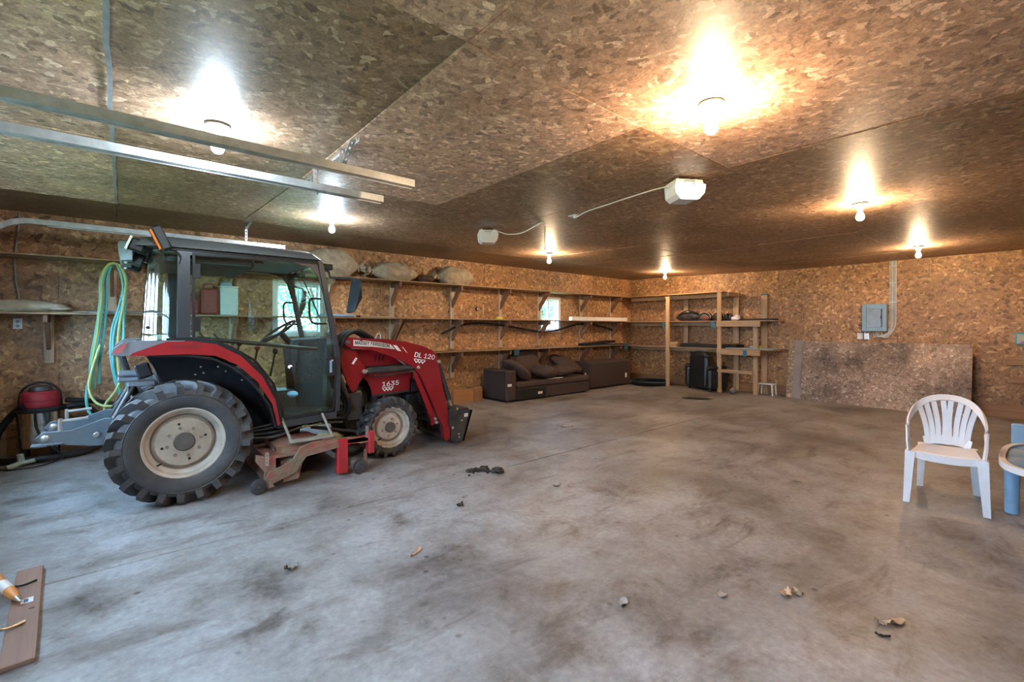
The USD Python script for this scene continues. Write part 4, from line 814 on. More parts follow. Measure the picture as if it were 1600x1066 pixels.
def wheel(cx, cy, R, w, rr, nlug, tag, side, dish):
    """side -1: near wheel, its dished face towards -y"""
    zc = R; o = np.array([cx, cy, zc])
    rb = R - (.062 if R > .4 else .034)                    # carcass under the lugs
    h = w / 2
    prof = [(rr, -h * .72), (rr + .02, -h * .86), (rr + (rb - rr) * .35, -h * 1.0), (rr + (rb - rr) * .62, -h * 1.02), (rb - .045, -h * .98), (rb - .012, -h * .86), (rb, -h * .6), (rb + .004, 0),
            (rb, h * .6), (rb - .012, h * .86), (rb - .045, h * .98), (rr + (rb - rr) * .62, h * 1.02), (rr + (rb - rr) * .35, h), (rr + .02, h * .86), (rr, h * .72), (rr, -h * .72)]
    ms = [lathe(prof, 72)]
    prof2 = [(rb - .052, h * .985), (rb - .046, h * 1.03), (rb - .040, h * .98)]
    for s in (-1, 1): ms.append(lathe([(r, z * s) for r, z in prof2] + [(prof2[0][0], prof2[0][1] * s)], 72))
    # chevron lugs: from the centre line back to the shoulder and down the side
    sweepang = (.30 if R > .4 else .26); wid = (.105 if R > .4 else .10) * (22 / nlug)
    for s in (-1, 1):
        for k in range(nlug):
            a0 = (k + (.5 if s > 0 else 0)) * 2 * np.pi / nlug
            st = [(0.02, 0, R - .002, rb - .015, .72), (.45, .42, R + .001, rb - .015, .85), (.86, .86, R - .006, rb - .03, 1.05), (1.06, 1.0, R - .035, rb - .085, 1.15), (1.03, 1.04, rb - .05, rb - .095, 1.0)]
            rings = []
            for (yy, fa, ro, ri, kk) in st:
                a = a0 - sweepang * fa; dw = wid / 2 * kk
                rings.append([(ro * np.cos(a - dw * .8), ro * np.sin(a - dw * .8), s * h * yy), (ro * np.cos(a + dw * .8), ro * np.sin(a + dw * .8), s * h * yy),
                              (ri * np.cos(a + dw * 1.2), ri * np.sin(a + dw * 1.2), s * h * (yy - (.12 if yy > .9 else 0))), (ri * np.cos(a - dw * 1.2), ri * np.sin(a - dw * 1.2), s * h * (yy - (.12 if yy > .9 else 0)))])
            for r0, r1 in zip(rings[:3], rings[1:4]): ms.append(hull(r0 + r1))
    def place(m): return mv(m, o, rx=np.pi / 2)             # z -> -y : outer face of a near wheel is +z
    flip = (lambda m: m) if side < 0 else (lambda m: mv(m, rx=np.pi))
    tp = P(TR, tag + '_tyre', place(cat(ms)), M_TYRE, smooth=28)
    d = dish
    rim = [(rr + .012, h * .74), (rr + .018, h * .80), (rr + .004, h * .82), (rr - .010, h * .76), (rr - .018, h * .5), (rr - .045, h * .40), (rr - .05, h * .1), (rr - .05, -h * .5), (rr - .01, -h * .74), (rr + .012, -h * .74), (rr + .012, h * .74)]
    P(tp, 'wheel_rim', place(flip(lathe(rim, 56))), M_RIM)
    dz = h * .30
    P(tp, 'wheel_disc', place(flip(lathe([(0, dz - .02), (rr - .048, dz - .06), (rr - .048, dz - .03), (rr - .08, dz + .012), (rr * .40, dz + .022), (0, dz + .022), (0, dz - .02)], 56))), M_RIM)
    P(tp, 'hub', place(flip(lathe([(0, dz), (rr * .27, dz), (rr * .27, dz + .035), (rr * .24, dz + .045), (0, dz + .047)], 32))), M_HUB)
    nb = 8 if R > .4 else 6
    for k in range(nb):
        a = 2 * np.pi * (k + .3) / nb; P(tp, 'wheel_bolt', place(flip(mv(cyl(.013 if R > .4 else .010, .018, 6, c=.003), (rr * .43 * np.cos(a), rr * .43 * np.sin(a), dz + .02)))), pm('dull_wheel_nut', (.24, .21, .165), .45, .3))
    if R > .4:
        for k in range(4):
            a = 2 * np.pi * (k + .15) / 4; P(tp, 'disc_hole', place(flip(mv(cyl(.010, .003, 12), (rr * .55 * np.cos(a), rr * .55 * np.sin(a), dz + .0215)))), M_BLK)
    a = 3.9; P(tp, 'valve_stem', place(flip(rod(((rr - .03) * np.cos(a), (rr - .03) * np.sin(a), h * .45), ((rr - .06) * np.cos(a), (rr - .06) * np.sin(a), h * .72), .007))), M_BLK)
wheel(0, -.545, .505, .32, .275, 21, 'rear', -1, 1); wheel(0, .545, .505, .32, .275, 21, 'rear', 1, 1)
wheel(1.89, -.42, .338, .22, .215, 18, 'front', -1, 1); wheel(1.89, .42, .338, .22, .215, 18, 'front', 1, 1)

# chassis
P(TR, 'transmission', [bx(-.28, .75, -.17, .17, .36, .66, .03), bx(-.05, .1, -.42, .42, .42, .60, .03), bx(-.34, -.2, -.22, .22, .40, .80, .03)], M_DRK)
P(TR, 'engine_block', [bx(.75, 2.2, -.15, .15, .42, .80, .02), bx(1.35, 1.75, -.22, .22, .50, .72, .02), mv(cyl(.05, .12, 18, 'y', c=.01), (1.62, -.30, .66)), mv(cyl(.07, .06, 18, 'y', c=.01), (1.55, -.27, .78)), bx(1.6, 1.68, -.30, -.24, .56, .64, .01)], M_DRK)
P(TR, 'front_axle', [bx(1.83, 1.95, -.36, .36, .29, .38, .02), bx(1.80, 1.98, -.10, .10, .28, .45, .02)], M_DRK)
P(TR, 'filter_canister', mv(cyl(.042, .11, 18, 'y', c=.01), (1.58, -.36, .72)), pm('tan_filter', (.26, .20, .12), .45))
P(TR, 'front_weight_frame', [bx(2.22, 2.56, -.24, .24, .36, .66, .025), bx(2.50, 2.58, -.30, .30, .28, .62, .02), bx(2.25, 2.40, -.28, .28, .66, .80, .02)], M_BLK)
P(TR, 'battery_cover', mv(bx(2.26, 2.42, -.27, -.05, .70, .84, .03)), pm('glossy_black_cover', (.02, .022, .026), .12, coat=1))
P(TR, 'radiator_guard', [bx(2.27, 2.29, -.26 + .052 * k, -.25 + .052 * k, .7, 1.1, 0) for k in range(11)], M_BLK)

# hood
def section_loft(stations, m=None):
    return hull(sum([[(x, s * w, z) for (w, z) in pr for s in (-1, 1)] for x, pr in stations], []))
hood_up = section_loft([(1.34, [(.30, 1.02), (.315, 1.18), (.27, 1.30), (.18, 1.335)]), (1.9, [(.30, 1.02), (.31, 1.15), (.26, 1.265), (.16, 1.30)]), (2.22, [(.27, 1.02), (.27, 1.10), (.22, 1.18), (.12, 1.21)]), (2.28, [(.24, 1.02), (.22, 1.08), (.10, 1.13)])])
P(TR, 'hood', hood_up, M_RED)
P(TR, 'side_panel', prism([(1.52, .985), (2.25, .985), (2.22, .705), (1.76, .685), (1.745, .76), (1.70, .85), (1.62, .915), (1.54, .93)], -.305, -.28), M_RED)
P(TR, 'side_panel', prism([(1.52, .985), (2.25, .985), (2.22, .705), (1.76, .685), (1.745, .76), (1.70, .85), (1.62, .915), (1.54, .93)], .28, .305), M_RED)
P(TR, 'panel_gap_trim', bx(1.40, 2.25, -.30, .30, .985, 1.02, 0), M_BLK)
P(TR, 'lower_panel_trim', [prism([(1.75, .688), (2.22, .708), (2.22, .685), (1.76, .662)], -.306, -.285)], M_DRK)
P(TR, 'grille', bx(2.23, 2.285, -.22, .22, .70, 1.06, .02), M_BLK)
P(TR, 'hood_vent', [mv(bx(0, .012, -.3165, -.312, 0, .085, 0), (1.78 + .045 * k, 0, 1.07), ry=.2) for k in range(3)], M_BLK)
P(TR, 'cowl', [bx(1.22, 1.42, -.33, .33, .66, 1.27, .03)], M_DRK)

# lettering: text lies in (x, z) on the near side
def letter(parent, name, s, h, x, z, y, m, tilt=0., shear=0., wide=1., depth=.0015, label=None):
    t_ = text(s, h, depth); t_.vertices[:, 0] *= wide if not isinstance(wide, str) else float(wide[4:]) / np.ptp(t_.vertices[:, 0]); t_.vertices[:, 0] += shear * t_.vertices[:, 1]
    t_ = mv(t_, rx=np.pi / 2); t_ = mv(t_, (x, y, z), ry=-tilt)
    return P(parent, name, t_, m, smooth=False, label=label)
def triangles(parent, x, z, y, s, tilt, m):
    tri = lambda cx, cy, k: Polygon([(cx, cy - k), (cx - k * 1.35, cy + k * .55), (cx - k * .75, cy + k * .55), (cx, cy - .32 * k), (cx + k * .75, cy + k * .55), (cx + k * 1.35, cy + k * .55)])
    m_ = [prism(tri(-s * 1.5, 0, s), -.0015, 0), prism(tri(0, 0, s), -.0015, 0), prism(tri(s * 1.5, 0, s), -.0015, 0), prism(sbox(-s * 2.7, s * .62, s * 2.7, s * .9), -.0015, 0)]
    return P(parent, 'emblem', mv(cat(m_), (x, y, z), ry=-tilt), m, smooth=False)
letter(TR, 'model_number', '1635', .050, 1.865, .775, -.3065, M_LBL, .03, .12, 1.25); triangles(TR, 1.945, .742, -.3065, .026, .03, M_LBL)

# loader: posts, bent arms, cylinders, attachment frame
arm_out = [(1.365, 1.295), (1.385, 1.33), (1.43, 1.342), (1.82, 1.324), (2.10, 1.285), (2.30, 1.232), (2.43, 1.182), (2.505, 1.095), (2.52, 1.03), (2.57, .78), (2.635, .52), (2.68, .28), (2.68, .10), (2.645, .055), (2.605, .09), (2.58, .26), (2.526, .35), (2.394, .64), (2.31, .82), (2.262, .90), (2.20, .982), (1.974, 1.103), (1.673, 1.21), (1.48, 1.232), (1.42, 1.25)]
post_p = [(1.385, 1.25), (1.375, 1.10), (1.405, .98), (1.475, .80), (1.505, .765), (1.535, .80), (1.635, .955), (1.64, .995), (1.565, 1.10), (1.53, 1.19), (1.50, 1.27), (1.42, 1.29)]
for s in (-1, 1):
    f = (lambda m: m) if s < 0 else mirror
    arm = P(TR, 'loader_arm', f(prism(arm_out, -.475, -.40)), M_RED)
    P(TR, 'loader_post', f(prism(Polygon(post_p).buffer(.02).buffer(-.01), -.395, -.37)), M_RED)
    P(TR, 'post_bracket', f(prism([(1.47, .74), (1.60, .74), (1.62, .45), (1.45, .45)], -.37, -.2)), M_DRK)
    P(arm, 'parking_strut', f(prism([(2.19, .93), (2.245, .92), (2.50, .37), (2.49, .285), (2.44, .275), (2.43, .35)], -.45, -.415)), M_RED)
    lc = P(TR, 'lift_cylinder', f(rod((1.65, -.43, .974), (2.20, -.43, .985), .034, 16)), M_DRK); P(lc, 'cylinder_rod', f(rod((1.60, -.43, .973), (1.66, -.43, .974), .019, 12)), M_BOLT); P(lc, 'pin', f(mv(cyl(.022, .05, 14, 'y', c=.004), (1.605, -.475, .973))), M_BOLT); P(lc, 'pin', f(mv(cyl(.020, .03, 14, 'y', c=.004), (2.245, -.495, .985))), M_BOLT)
    P(TR, 'hydraulic_tube', f(tube([(1.48, -.41, 1.235), (1.56, -.42, 1.225), (1.75, -.42, 1.205), (2.0, -.42, 1.10), (2.18, -.42, .95), (2.25, -.42, .90)], .011, 8, 6)), M_BOLT)
    P(TR, 'hydraulic_tube', f(tube([(1.72, -.45, .92), (1.85, -.45, .915), (2.1, -.45, .935), (2.22, -.45, .94)], .008, 8, 5)), M_DRK)
    bc = P(TR, 'bucket_cylinder', f(rod((2.535, -.44, 1.02), (2.69, -.44, .56), .031, 16)), M_DRK); P(bc, 'cylinder_rod', f(rod((2.69, -.44, .56), (2.72, -.44, .48), .017, 12)), M_BOLT); P(bc, 'pin', f(mv(cyl(.022, .06, 14, 'y', c=.004), (2.515, -.50, 1.04))), M_BOLT)
    P(TR, 'tilt_link', f(prism([(2.68, .49), (2.75, .46), (2.765, .36), (2.74, .22), (2.69, .19), (2.655, .28), (2.66, .42)], -.50, -.476)), M_DRK)
    for (px_, pz_) in ((2.765, .445), (2.70, .22), (2.475, .315), (2.46, .36)): P(TR, 'pin', f(mv(cyl(.017, .03, 14, 'y', c=.003), (px_, -.515, pz_))), M_BOLT)
    fp = P(TR, 'attachment_plate', f(prism([(2.755, .445), (2.86, .43), (2.95, .40), (3.03, .395), (2.90, .02), (2.78, .015), (2.70, .06), (2.72, .28), (2.77, .33)], -.46, -.43)), M_DRK)
    P(fp, 'warning_sticker', f(bx(2.90, 2.96, -.462, -.4605, .32, .365, 0)), M_LBL, label='pale warning sticker')
    for (px_, pz_) in ((2.86, .285), (2.82, .08), (2.815, .12)): P(fp, 'plate_pin', f(mv(cyl(.014, .02, 12, 'y', c=.003), (px_, -.48, pz_))), M_BOLT)
P(TR, 'attachment_frame', [bx(2.80, 2.99, -.43, .43, .385, .425, .006), hull([(3.03, y, .395) for y in (-.46, .46)] + [(3.005, y, .40) for y in (-.46, .46)] + [(2.90, y, .02) for y in (-.46, .46)] + [(2.875, y, .025) for y in (-.46, .46)]), bx(2.76, 2.90, -.43, .43, .012, .06, .006)], M_DRK)
P(TR, 'torque_tube', rod((2.33, -.42, 1.02), (2.33, .42, 1.02), .045, 16), M_RED)
bd = P(TR, 'brand_band', prism([(1.476, 1.255), (1.476, 1.322), (1.60, 1.310), (1.77, 1.290), (1.90, 1.262), (1.955, 1.205), (1.90, 1.212), (1.70, 1.240)], -.4765, -.4751), pm('cream_band', (.62, .58, .48), .45), label='cream name band')
for k, (a, w) in enumerate(((1.925, .050), (2.035, .018))): P(TR, 'band_stripe', prism([(a, 1.256 - .022 * k), (a + w, 1.247 - .022 * k), (a + w + .055, 1.178 - .022 * k), (a + .055, 1.19 - .022 * k)], -.4765, -.4751), M_LBL)
letter(TR, 'brand_lettering', 'MASSEY', .035, 1.49, 1.272, -.4768, M_INK, -.06, .0, 'fit:.158'); letter(TR, 'brand_lettering', 'FERGUSON', .035, 1.665, 1.262, -.4768, M_INK, -.16, .0, 'fit:.215')
P(TR, 'emblem', prism([(1.545, 1.308), (1.56, 1.324), (1.575, 1.303), (1.568, 1.300), (1.56, 1.309), (1.552, 1.302)], -.478, -.4768), M_INK)
letter(TR, 'loader_number', 'DL 120', .055, 2.185, 1.112, -.4755, M_LBL, -.17, .12, 'fit:.27'); triangles(TR, 2.262, 1.055, -.4755, .028, -.17, M_LBL)
P(TR, 'arm_pin', mv(cyl(.022, .03, 16, 'y', c=.005), (1.415, -.505, 1.295)), M_HUB)
P(TR, 'grease_tag', mv(bx(-.012, .012, -.398, -.396, -.04, .04, 0), (1.52, 0, 1.09), ry=.6), M_LBL)
# hoses behind the cab post
for k, (dx, dy) in enumerate([(0, 0), (.03, -.03), (-.03, .02), (.05, .02)]):
    P(TR, 'hydraulic_hose', tube([(1.70 + dx, -.36 + dy, 1.33), (1.52 + dx, -.40 + dy, 1.41), (1.36 + dx, -.43 + dy, 1.34), (1.29 + dx, -.44 + dy, 1.12), (1.30 + dx, -.45 + dy, .88), (1.40 + dx, -.43 + dy, .66), (1.36 + dx, -.40, .50), (1.1, -.36, .48)], .020, 10, 7), M_BLK)
P(TR, 'intake_shield', prism(Polygon([(1.30, .98), (1.36, .95), (1.44, .72), (1.40, .64), (1.31, .66), (1.28, .78)]).buffer(.01), -.43, -.40), pm('grey_shield', (.10, .095, .09), .6))

# cab: frame, panes, roof
YS = .56
def bar(pts, w=.05, d=.04, m=M_CAB, name='cab_pillar', up=(0, 1, 0)):
    return P(TR, name, sweep(pts, rect(w, d), up=up), m)
door_pts = [(.06, 2.085), (1.085, 2.095), (1.12, 2.06), (1.175, 1.72), (1.262, 1.24), (1.262, .80), (1.245, .615), (.77, .565), (.748, .68), (.675, .92), (.525, 1.14), (.345, 1.265), (.19, 1.325), (.06, 1.335)]
dp = Polygon(door_pts)
M_LIN = pm('matt_black_liner', (.010, .011, .012), .8, var=.2, spec=.15)
for s in (-1, 1):
    f = (lambda m: m) if s < 0 else mirror
    P(TR, 'rear_pillar', f(prism([(-.045, 1.325), (.045, 1.325), (.045, 2.10), (-.04, 2.10)], -YS - .005, -YS + .05)), M_CAB)
    P(TR, 'front_pillar', f(sweep([(1.105, -YS, 2.10), (1.135, -YS, 1.95), (1.195, -YS, 1.62), (1.272, -YS + .005, 1.22), (1.285, -YS + .01, .95), (1.275, -YS + .01, .60)], rect(.045, .05), up=(0, 1, 0))), M_CAB)
    P(TR, 'roof_rail', f(prism([(-.045, 2.06), (1.11, 2.075), (1.13, 2.12), (-.045, 2.11)], -YS - .002, -YS + .045)), M_CAB)
    P(TR, 'door_frame', f(prism(dp.difference(dp.buffer(-.020, join_style=1)), -YS - .008, -YS + .012)), M_BLK, smooth=False)
    P(TR, 'door_corner', f(prism([(.84, 2.075), (1.10, 2.08), (1.16, 1.78), (1.13, 1.80), (1.085, 1.96), (1.03, 2.03), (.96, 2.055)], -YS - .004, -YS + .008)), M_CAB)
    P(TR, 'door_pane', f(prism(dp.buffer(-.012), -YS - .003, -YS + .002)), M_GLS, smooth=False, label='tinted glass door pane')
    P(TR, 'cab_sill', f(prism([(.70, .56), (1.27, .60), (1.27, .53), (.72, .50)], -YS - .004, -YS + .05)), M_CAB)
    # curved rear quarter pane
    arc = [(-.045, -YS), (-.10, -YS + .004), (-.17, -YS + .025), (-.22, -YS + .07), (-.25, -YS + .14)]
    V = []; 
    for (x, y) in arc: V += [(x - .02, y, 1.335), (x + .022, y, 2.08)]
    V = np.array(V); F = []
    for i in range(len(arc) - 1): F += [[2 * i, 2 * i + 2, 2 * i + 3], [2 * i, 2 * i + 3, 2 * i + 1]]
    m_ = trimesh.Trimesh(np.vstack([V, V + [.004, .004, 0]]), F + [[a + len(V), c + len(V), b + len(V)] for a, b, c in F], process=False)
    P(TR, 'quarter_pane', f(m_), M_GLS, smooth=True, label='curved tinted rear quarter pane')
    for z in (1.45, 1.93): P(TR, 'pane_stud', f(mv(cyl(.012, .02, 12, 'y', c=.003), (-.235 + .02 * (z > 1.6), -YS + .06, z))), M_BLK)
    for x, z in ((.09, 1.93), (.09, 1.48)): P(TR, 'door_hinge', f(mv(prism(sbox(-.018, -.055, .018, .055).buffer(.008), -YS - .022, -YS - .002), (x, 0, z))), M_BLK)
    P(TR, 'door_handle', f(prism(sbox(1.175, .985, 1.235, 1.135).buffer(.018), -YS - .03, -YS - .003)), M_BLK); P(TR, 'handle_button', f(mv(cyl(.010, .01, 12, 'y'), (1.215, -YS - .04, 1.12))), M_BOLT); P(TR, 'handle_recess', f(bx(1.19, 1.215, -YS - .034, -YS - .030, 1.0, 1.12, .002)), M_GREY)
    P(TR, 'door_bar', f(rod((.20, -YS + .03, 1.345), (1.09, -YS + .03, 1.235), .017, 12)), M_DRK); P(TR, 'gas_strut', f(rod((.22, -YS + .06, 1.40), (.42, -YS + .05, 1.12), .010, 10)), M_DRK)
    P(TR, 'grab_handle', f(tube([(1.135, -.50, 1.74), (1.04, -.48, 1.73), (1.03, -.48, 1.62), (1.06, -.48, 1.50), (1.19, -.50, 1.49)], .011, 8, 5)), M_BLK)
    # outside mirror
    mr = P(TR, 'mirror', f(hull([(1.33 + dx, -.80 + dy, z) for dx, dy, z in ((0, 0, 1.92), (.03, -.16, 1.92), (.045, -.0, 1.90), (.03, -.17, 1.86), (-.05, 0, 1.60), (-.02, -.14, 1.60), (-.02, .01, 1.59), (.03, 0, 1.72), (.05, -.15, 1.74))])), M_BLK)
    P(mr, 'mirror_arm', f(tube([(1.15, -.55, 2.05), (1.17, -.62, 2.0), (1.19, -.64, 1.945), (1.28, -.76, 1.94), (1.34, -.84, 1.93), (1.34, -.85, 1.90)], .010, 8, 5)), M_BLK)
    # fender
    red_o = [(-.25, 1.232), (-.345, 1.232), (-.33, 1.25), (-.12, 1.335), (.05, 1.335), (.22, 1.305), (.40, 1.20), (.565, 1.015), (.675, .79), (.715, .56), (.698, .548), (.653, .752), (.53, .968), (.378, 1.125), (.215, 1.212), (.02, 1.232)]
    P(TR, 'fender', f(prism(Polygon(red_o).buffer(.002), -.675, -.645)), M_REDF)
    top_strip = [(-.33, 1.255), (-.12, 1.335), (.05, 1.335), (.22, 1.305), (.40, 1.20), (.565, 1.015), (.675, .79), (.712, .60), (.700, .60), (.66, .785), (.55, 1.005), (.39, 1.185), (.215, 1.288), (.05, 1.317), (-.12, 1.317), (-.325, 1.238)]
    P(TR, 'fender_top', f(prism(top_strip, -.645, -YS - .004)), M_CAB)
    P(TR, 'fender_trim', f(sweep(spline([(-.12, -.645, 1.338), (.05, -.645, 1.339), (.22, -.645, 1.308), (.40, -.645, 1.204), (.567, -.645, 1.018), (.68, -.645, .79), (.717, -.645, .58)], 6), rect(.05, .012), up=(0, 1, 0))), M_BLK)
    inner = [(-.25, 1.24), (-.12, .97), (-.10, .50), (.62, .50), (.70, .55), (.66, .745), (.53, .965), (.37, 1.12), (.21, 1.21), (.02, 1.24)]
    ip = P(TR, 'inner_fender', f(prism(inner, -.37, -.345)), M_LIN)
    P(TR, 'fender_lining', f(prism([(-.24, 1.232), (.02, 1.222), (.21, 1.188), (.36, 1.103), (.51, .953), (.64, .743), (.69, .545), (.675, .545), (.625, .738), (.497, .942), (.35, 1.088), (.205, 1.172), (.02, 1.206), (-.235, 1.215)], -.644, -.371)), M_BLK)
    for (x, z) in ((.14, 1.10), (.16, 1.045), (.27, 1.095), (.325, 1.12), (.33, 1.05), (.46, .96), (.10, 1.035)): P(ip, 'fender_bolt', f(mv(cyl(.008, .006, 10, 'y'), (x, -.376, z))), M_BOLT)
    # grey rear cap of the fender with its lamp
    P(TR, 'fender_cap', f(prism([(-.46, 1.24), (-.44, 1.29), (-.39, 1.335), (-.30, 1.345), (.0, 1.345), (.0, 1.325), (-.12, 1.325), (-.335, 1.245), (-.345, 1.228), (-.40, 1.232)], -.66, -.42)), pm('grey_fender_plastic', (.16, .165, .17), .35, var=.08)); P(TR, 'rear_lamp', f(prism([(-.452, 1.255), (-.435, 1.285), (-.39, 1.325), (-.36, 1.325), (-.40, 1.25)], -.668, -.6601)), pm('pink_lamp_lens', (.36, .10, .10), .15, coat=1))
    # loose amber marker lamp on the roof corner
    al = P(TR, 'marker_lamp', f(mv(bx(-.035, .035, -.045, .045, -.10, .10, .012), (-.150, -.60, 2.175), ry=-.42)), M_BLK); P(al, 'amber_lens', f(mv(bx(-.052, -.035, -.038, .038, -.085, .085, .008), (-.150, -.60, 2.175), ry=-.42)), M_ORG, label='amber and red lamp lens')
    for (x, y, z, tl) in ((-.30, -.45, 2.115, .35), (-.30, -.25, 2.025, .35)):
        wl = P(TR, 'work_light', f(mv(bx(-.05, .05, -.055, .055, -.05, .05, .012), (x, y, z), ry=tl)), M_BLK); P(wl, 'light_rim', f(mv(prism(sbox(-.058, -.055, .058, .055).difference(sbox(-.046, -.043, .046, .043)), -.066, -.05, 'x'), (x, y, z), ry=tl)), M_LBL)
        P(wl, 'light_glass', f(mv(bx(-.055, -.051, -.046, .046, -.043, .043, .001), (x, y, z), ry=tl)), pm('lamp_glass_grey', (.35, .38, .40), .1, .3))
    P(TR, 'light_cable', f(tube([(-.25, -.40, 2.06), (-.20, -.48, 2.09), (-.14, -.55, 2.06), (-.13, -.57, 2.0)], .006, 8, 5)), M_BLK)
    P(TR, 'lamp_wire', f(tube([(-.10, -.585, 2.09), (-.06, -.60, 2.085), (-.02, -.585, 2.04), (-.03, -.575, 1.98)], .005, 8, 5)), M_BLK)
P(TR, 'roof', hull([(x, s * y, z) for s in (-1, 1) for x, y, z in ((-.36, .42, 2.13), (-.34, .50, 2.115), (-.32, .44, 2.185), (-.18, .60, 2.115), (-.15, .56, 2.195), (-.1, .46, 2.215), (1.0, .46, 2.21), (1.02, .58, 2.175), (1.08, .61, 2.115), (1.16, .50, 2.115), (1.165, .40, 2.13), (1.12, .42, 2.17), (.4, .615, 2.115), (.4, .60, 2.18))]), M_ROOF, smooth=40)
P(TR, 'roof_underside', hull([(x, s * y, z) for s in (-1, 1) for x, y in ((-.30, .46), (-.05, .575), (1.08, .575), (1.15, .45)) for z in (2.095, 2.116)]), M_BLK)
P(TR, 'headliner', bx(-.2, 1.08, -.52, .52, 2.078, 2.094, .004), pm('grey_headliner', (.22, .23, .23), .8))
P(TR, 'rear_roof_hood', hull([(x, s * y, z) for s in (-1, 1) for x, y, z in ((-.42, .34, 2.14), (-.40, .36, 2.0), (-.33, .46, 2.0), (-.33, .46, 2.15), (-.41, .34, 2.16), (-.30, .40, 2.19))]), M_ROOF)
P(TR, 'light_visor', bx(1.13, 1.235, -.57, -.36, 2.03, 2.09, .01), M_BLK); P(TR, 'light_visor', bx(1.13, 1.235, .36, .57, 2.03, 2.09, .01), M_BLK)
P(TR, 'windshield', hull([(1.12, y, 2.07) for y in (-.53, .53)] + [(1.285, y, 1.25) for y in (-.53, .53)] + [(1.116, y, 2.07) for y in (-.53, .53)] + [(1.281, y, 1.25) for y in (-.53, .53)]), M_GLS, label='tinted windshield pane')
P(TR, 'rear_window', hull([(-.232, y, 2.07) for y in (-.40, .40)] + [(-.275, y, 1.34) for y in (-.40, .40)] + [(-.228, y, 2.07) for y in (-.40, .40)] + [(-.271, y, 1.34) for y in (-.40, .40)]), M_GLS, label='tinted rear window pane')
P(TR, 'rear_sill', bx(-.30, -.02, -.55, .55, 1.29, 1.335, .01), M_CAB)
P(TR, 'wiper', [rod((1.13, .1, 2.0), (1.22, -.2, 1.55), .007)], M_BLK)
# inside the cab
M_SEAT = pm('dark_seat_vinyl', (.028, .03, .032), .6, var=.2)
P(TR, 'cab_floor', [bx(.72, 1.26, -.52, .52, .56, .62, .01), bx(.05, .74, -.33, .33, .56, .62, .01), hull([(x, s * .335, z) for s in (-1, 1) for x, z in ((-.24, 1.32), (-.05, .62), (.35, .62), (.30, .95), (.06, 1.1), (-.05, 1.32))])], M_DRK)
P(TR, 'driver_seat', [bx(.20, .62, -.23, .23, .92, 1.05, .04), mv(bx(-.05, .06, -.21, .21, 0, .34, .05), (.20, 0, 1.0), ry=-.15)], M_SEAT)
P(TR, 'dash_console', [hull([(x, s * w, z) for s in (-1, 1) for x, w, z in ((1.25, .30, .62), (1.0, .16, .62), (1.02, .20, 1.15), (1.12, .28, 1.32), (1.25, .32, 1.34), (.94, .15, 1.22), (.98, .18, 1.32))])], M_SEAT)
P(TR, 'steering_column', rod((1.02, 0, 1.22), (.88, 0, 1.40), .03), M_BLK)
th_ = np.linspace(0, 2 * np.pi, 33); P(TR, 'steering_wheel', [mv(sweep(np.c_[.19 * np.cos(th_), .19 * np.sin(th_), 0 * th_], circ(.014, 8), up=(0, 0, 1)), (.86, 0, 1.41), ry=-.62)] + [mv(rod((0, 0, -.03), (.18 * np.cos(a), .18 * np.sin(a), 0), .011), (.86, 0, 1.41), ry=-.62) for a in (.5, 2.6, 4.7)], M_BLK)
for k, (x, y, h) in enumerate(((.55, -.36, .20), (.70, -.38, .16), (.95, -.30, .24), (.52, .36, .22))):
    lv = P(TR, 'control_lever', rod((x, y, .98), (x + .04, y, 1.05 + h), .009), M_BLK); P(lv, 'lever_knob', mv(ball(.025, (1, 1, 1.3)), (x + .043, y, 1.06 + h)), pm('red_knob', (.25, .03, .02), .4) if k == 0 else M_BLK)
for a in (-.33, .23): P(TR, 'side_console', bx(.15, .62, a, a + .10, .62, .99, .03), M_SEAT)
P(TR, 'fan_console', [bx(-.20, .55, -.45, .45, 1.99, 2.075, .03)], M_SEAT); P(TR, 'fan_vent', [mv(cyl(.04, .02, 18, c=.004), (.6 + .12 * k, -.40, 2.06)) for k in range(1)], M_BLK)
P(TR, 'paper_bag', mv(pillow(.07, .12, .03, .5, .8, .01, 10, 3), (-.16, -.40, 1.36)), pm('pale_bag', (.60, .64, .58), .7)); P(TR, 'cloth', mv(pillow(.05, .05, .03, .6, .8, .012, 12, 4), (.88, -.46, .80)), M_BPL)
P(TR, 'door_sticker', prism(Polygon([(.83 + .022 * math.cos(a), 1.075 + .018 * math.sin(a)) for a in np.linspace(0, 4.6, 10)] + [(.835, 1.075)]), -YS - .0045, -YS - .003), M_LBL, label='small torn white sticker')
letter(TR, 'fender_lettering', 'Hydrostatic', .024, -.085, 1.288, -.6755, M_INKR, 0, .2, 1.1)

# step under the door
P(TR, 'step', [rod((.745, -.60, .60), (.795, -.74, .40), .013, 8), rod((1.115, -.60, .60), (1.165, -.74, .40), .013, 8), bx(.78, 1.18, -.765, -.70, .385, .412, .005)], pm('dusty_olive_steel', (.27, .25, .20), .75, 0))
for k, (dz, m) in enumerate([(0, M_BLK), (.045, M_BLK), (-.045, M_DRK), (.08, M_BLK)]):
    P(TR, 'belly_hose', tube([(.45, -.47, .46 + dz * .5), (.7, -.50, .46 + dz), (.95, -.50, .52 + dz), (1.15, -.48, .53 + dz), (1.38, -.42, .50 + dz)], .014, 8, 6), m)
    P(TR, 'hose_sleeve', tube([(.95, -.50, .52 + dz), (1.05, -.49, .528 + dz), (1.14, -.48, .53 + dz)], .0175, 8, 5), pm('straw_grit', (.32, .28, .16), .9, var=.5, scale=60))
P(TR, 'deck_lift_arm', [rod((.45, -.40, .36), (1.0, -.42, .47), .018), rod((1.1, -.3, .42), (1.6, -.3, .30), .018)], M_DRK)

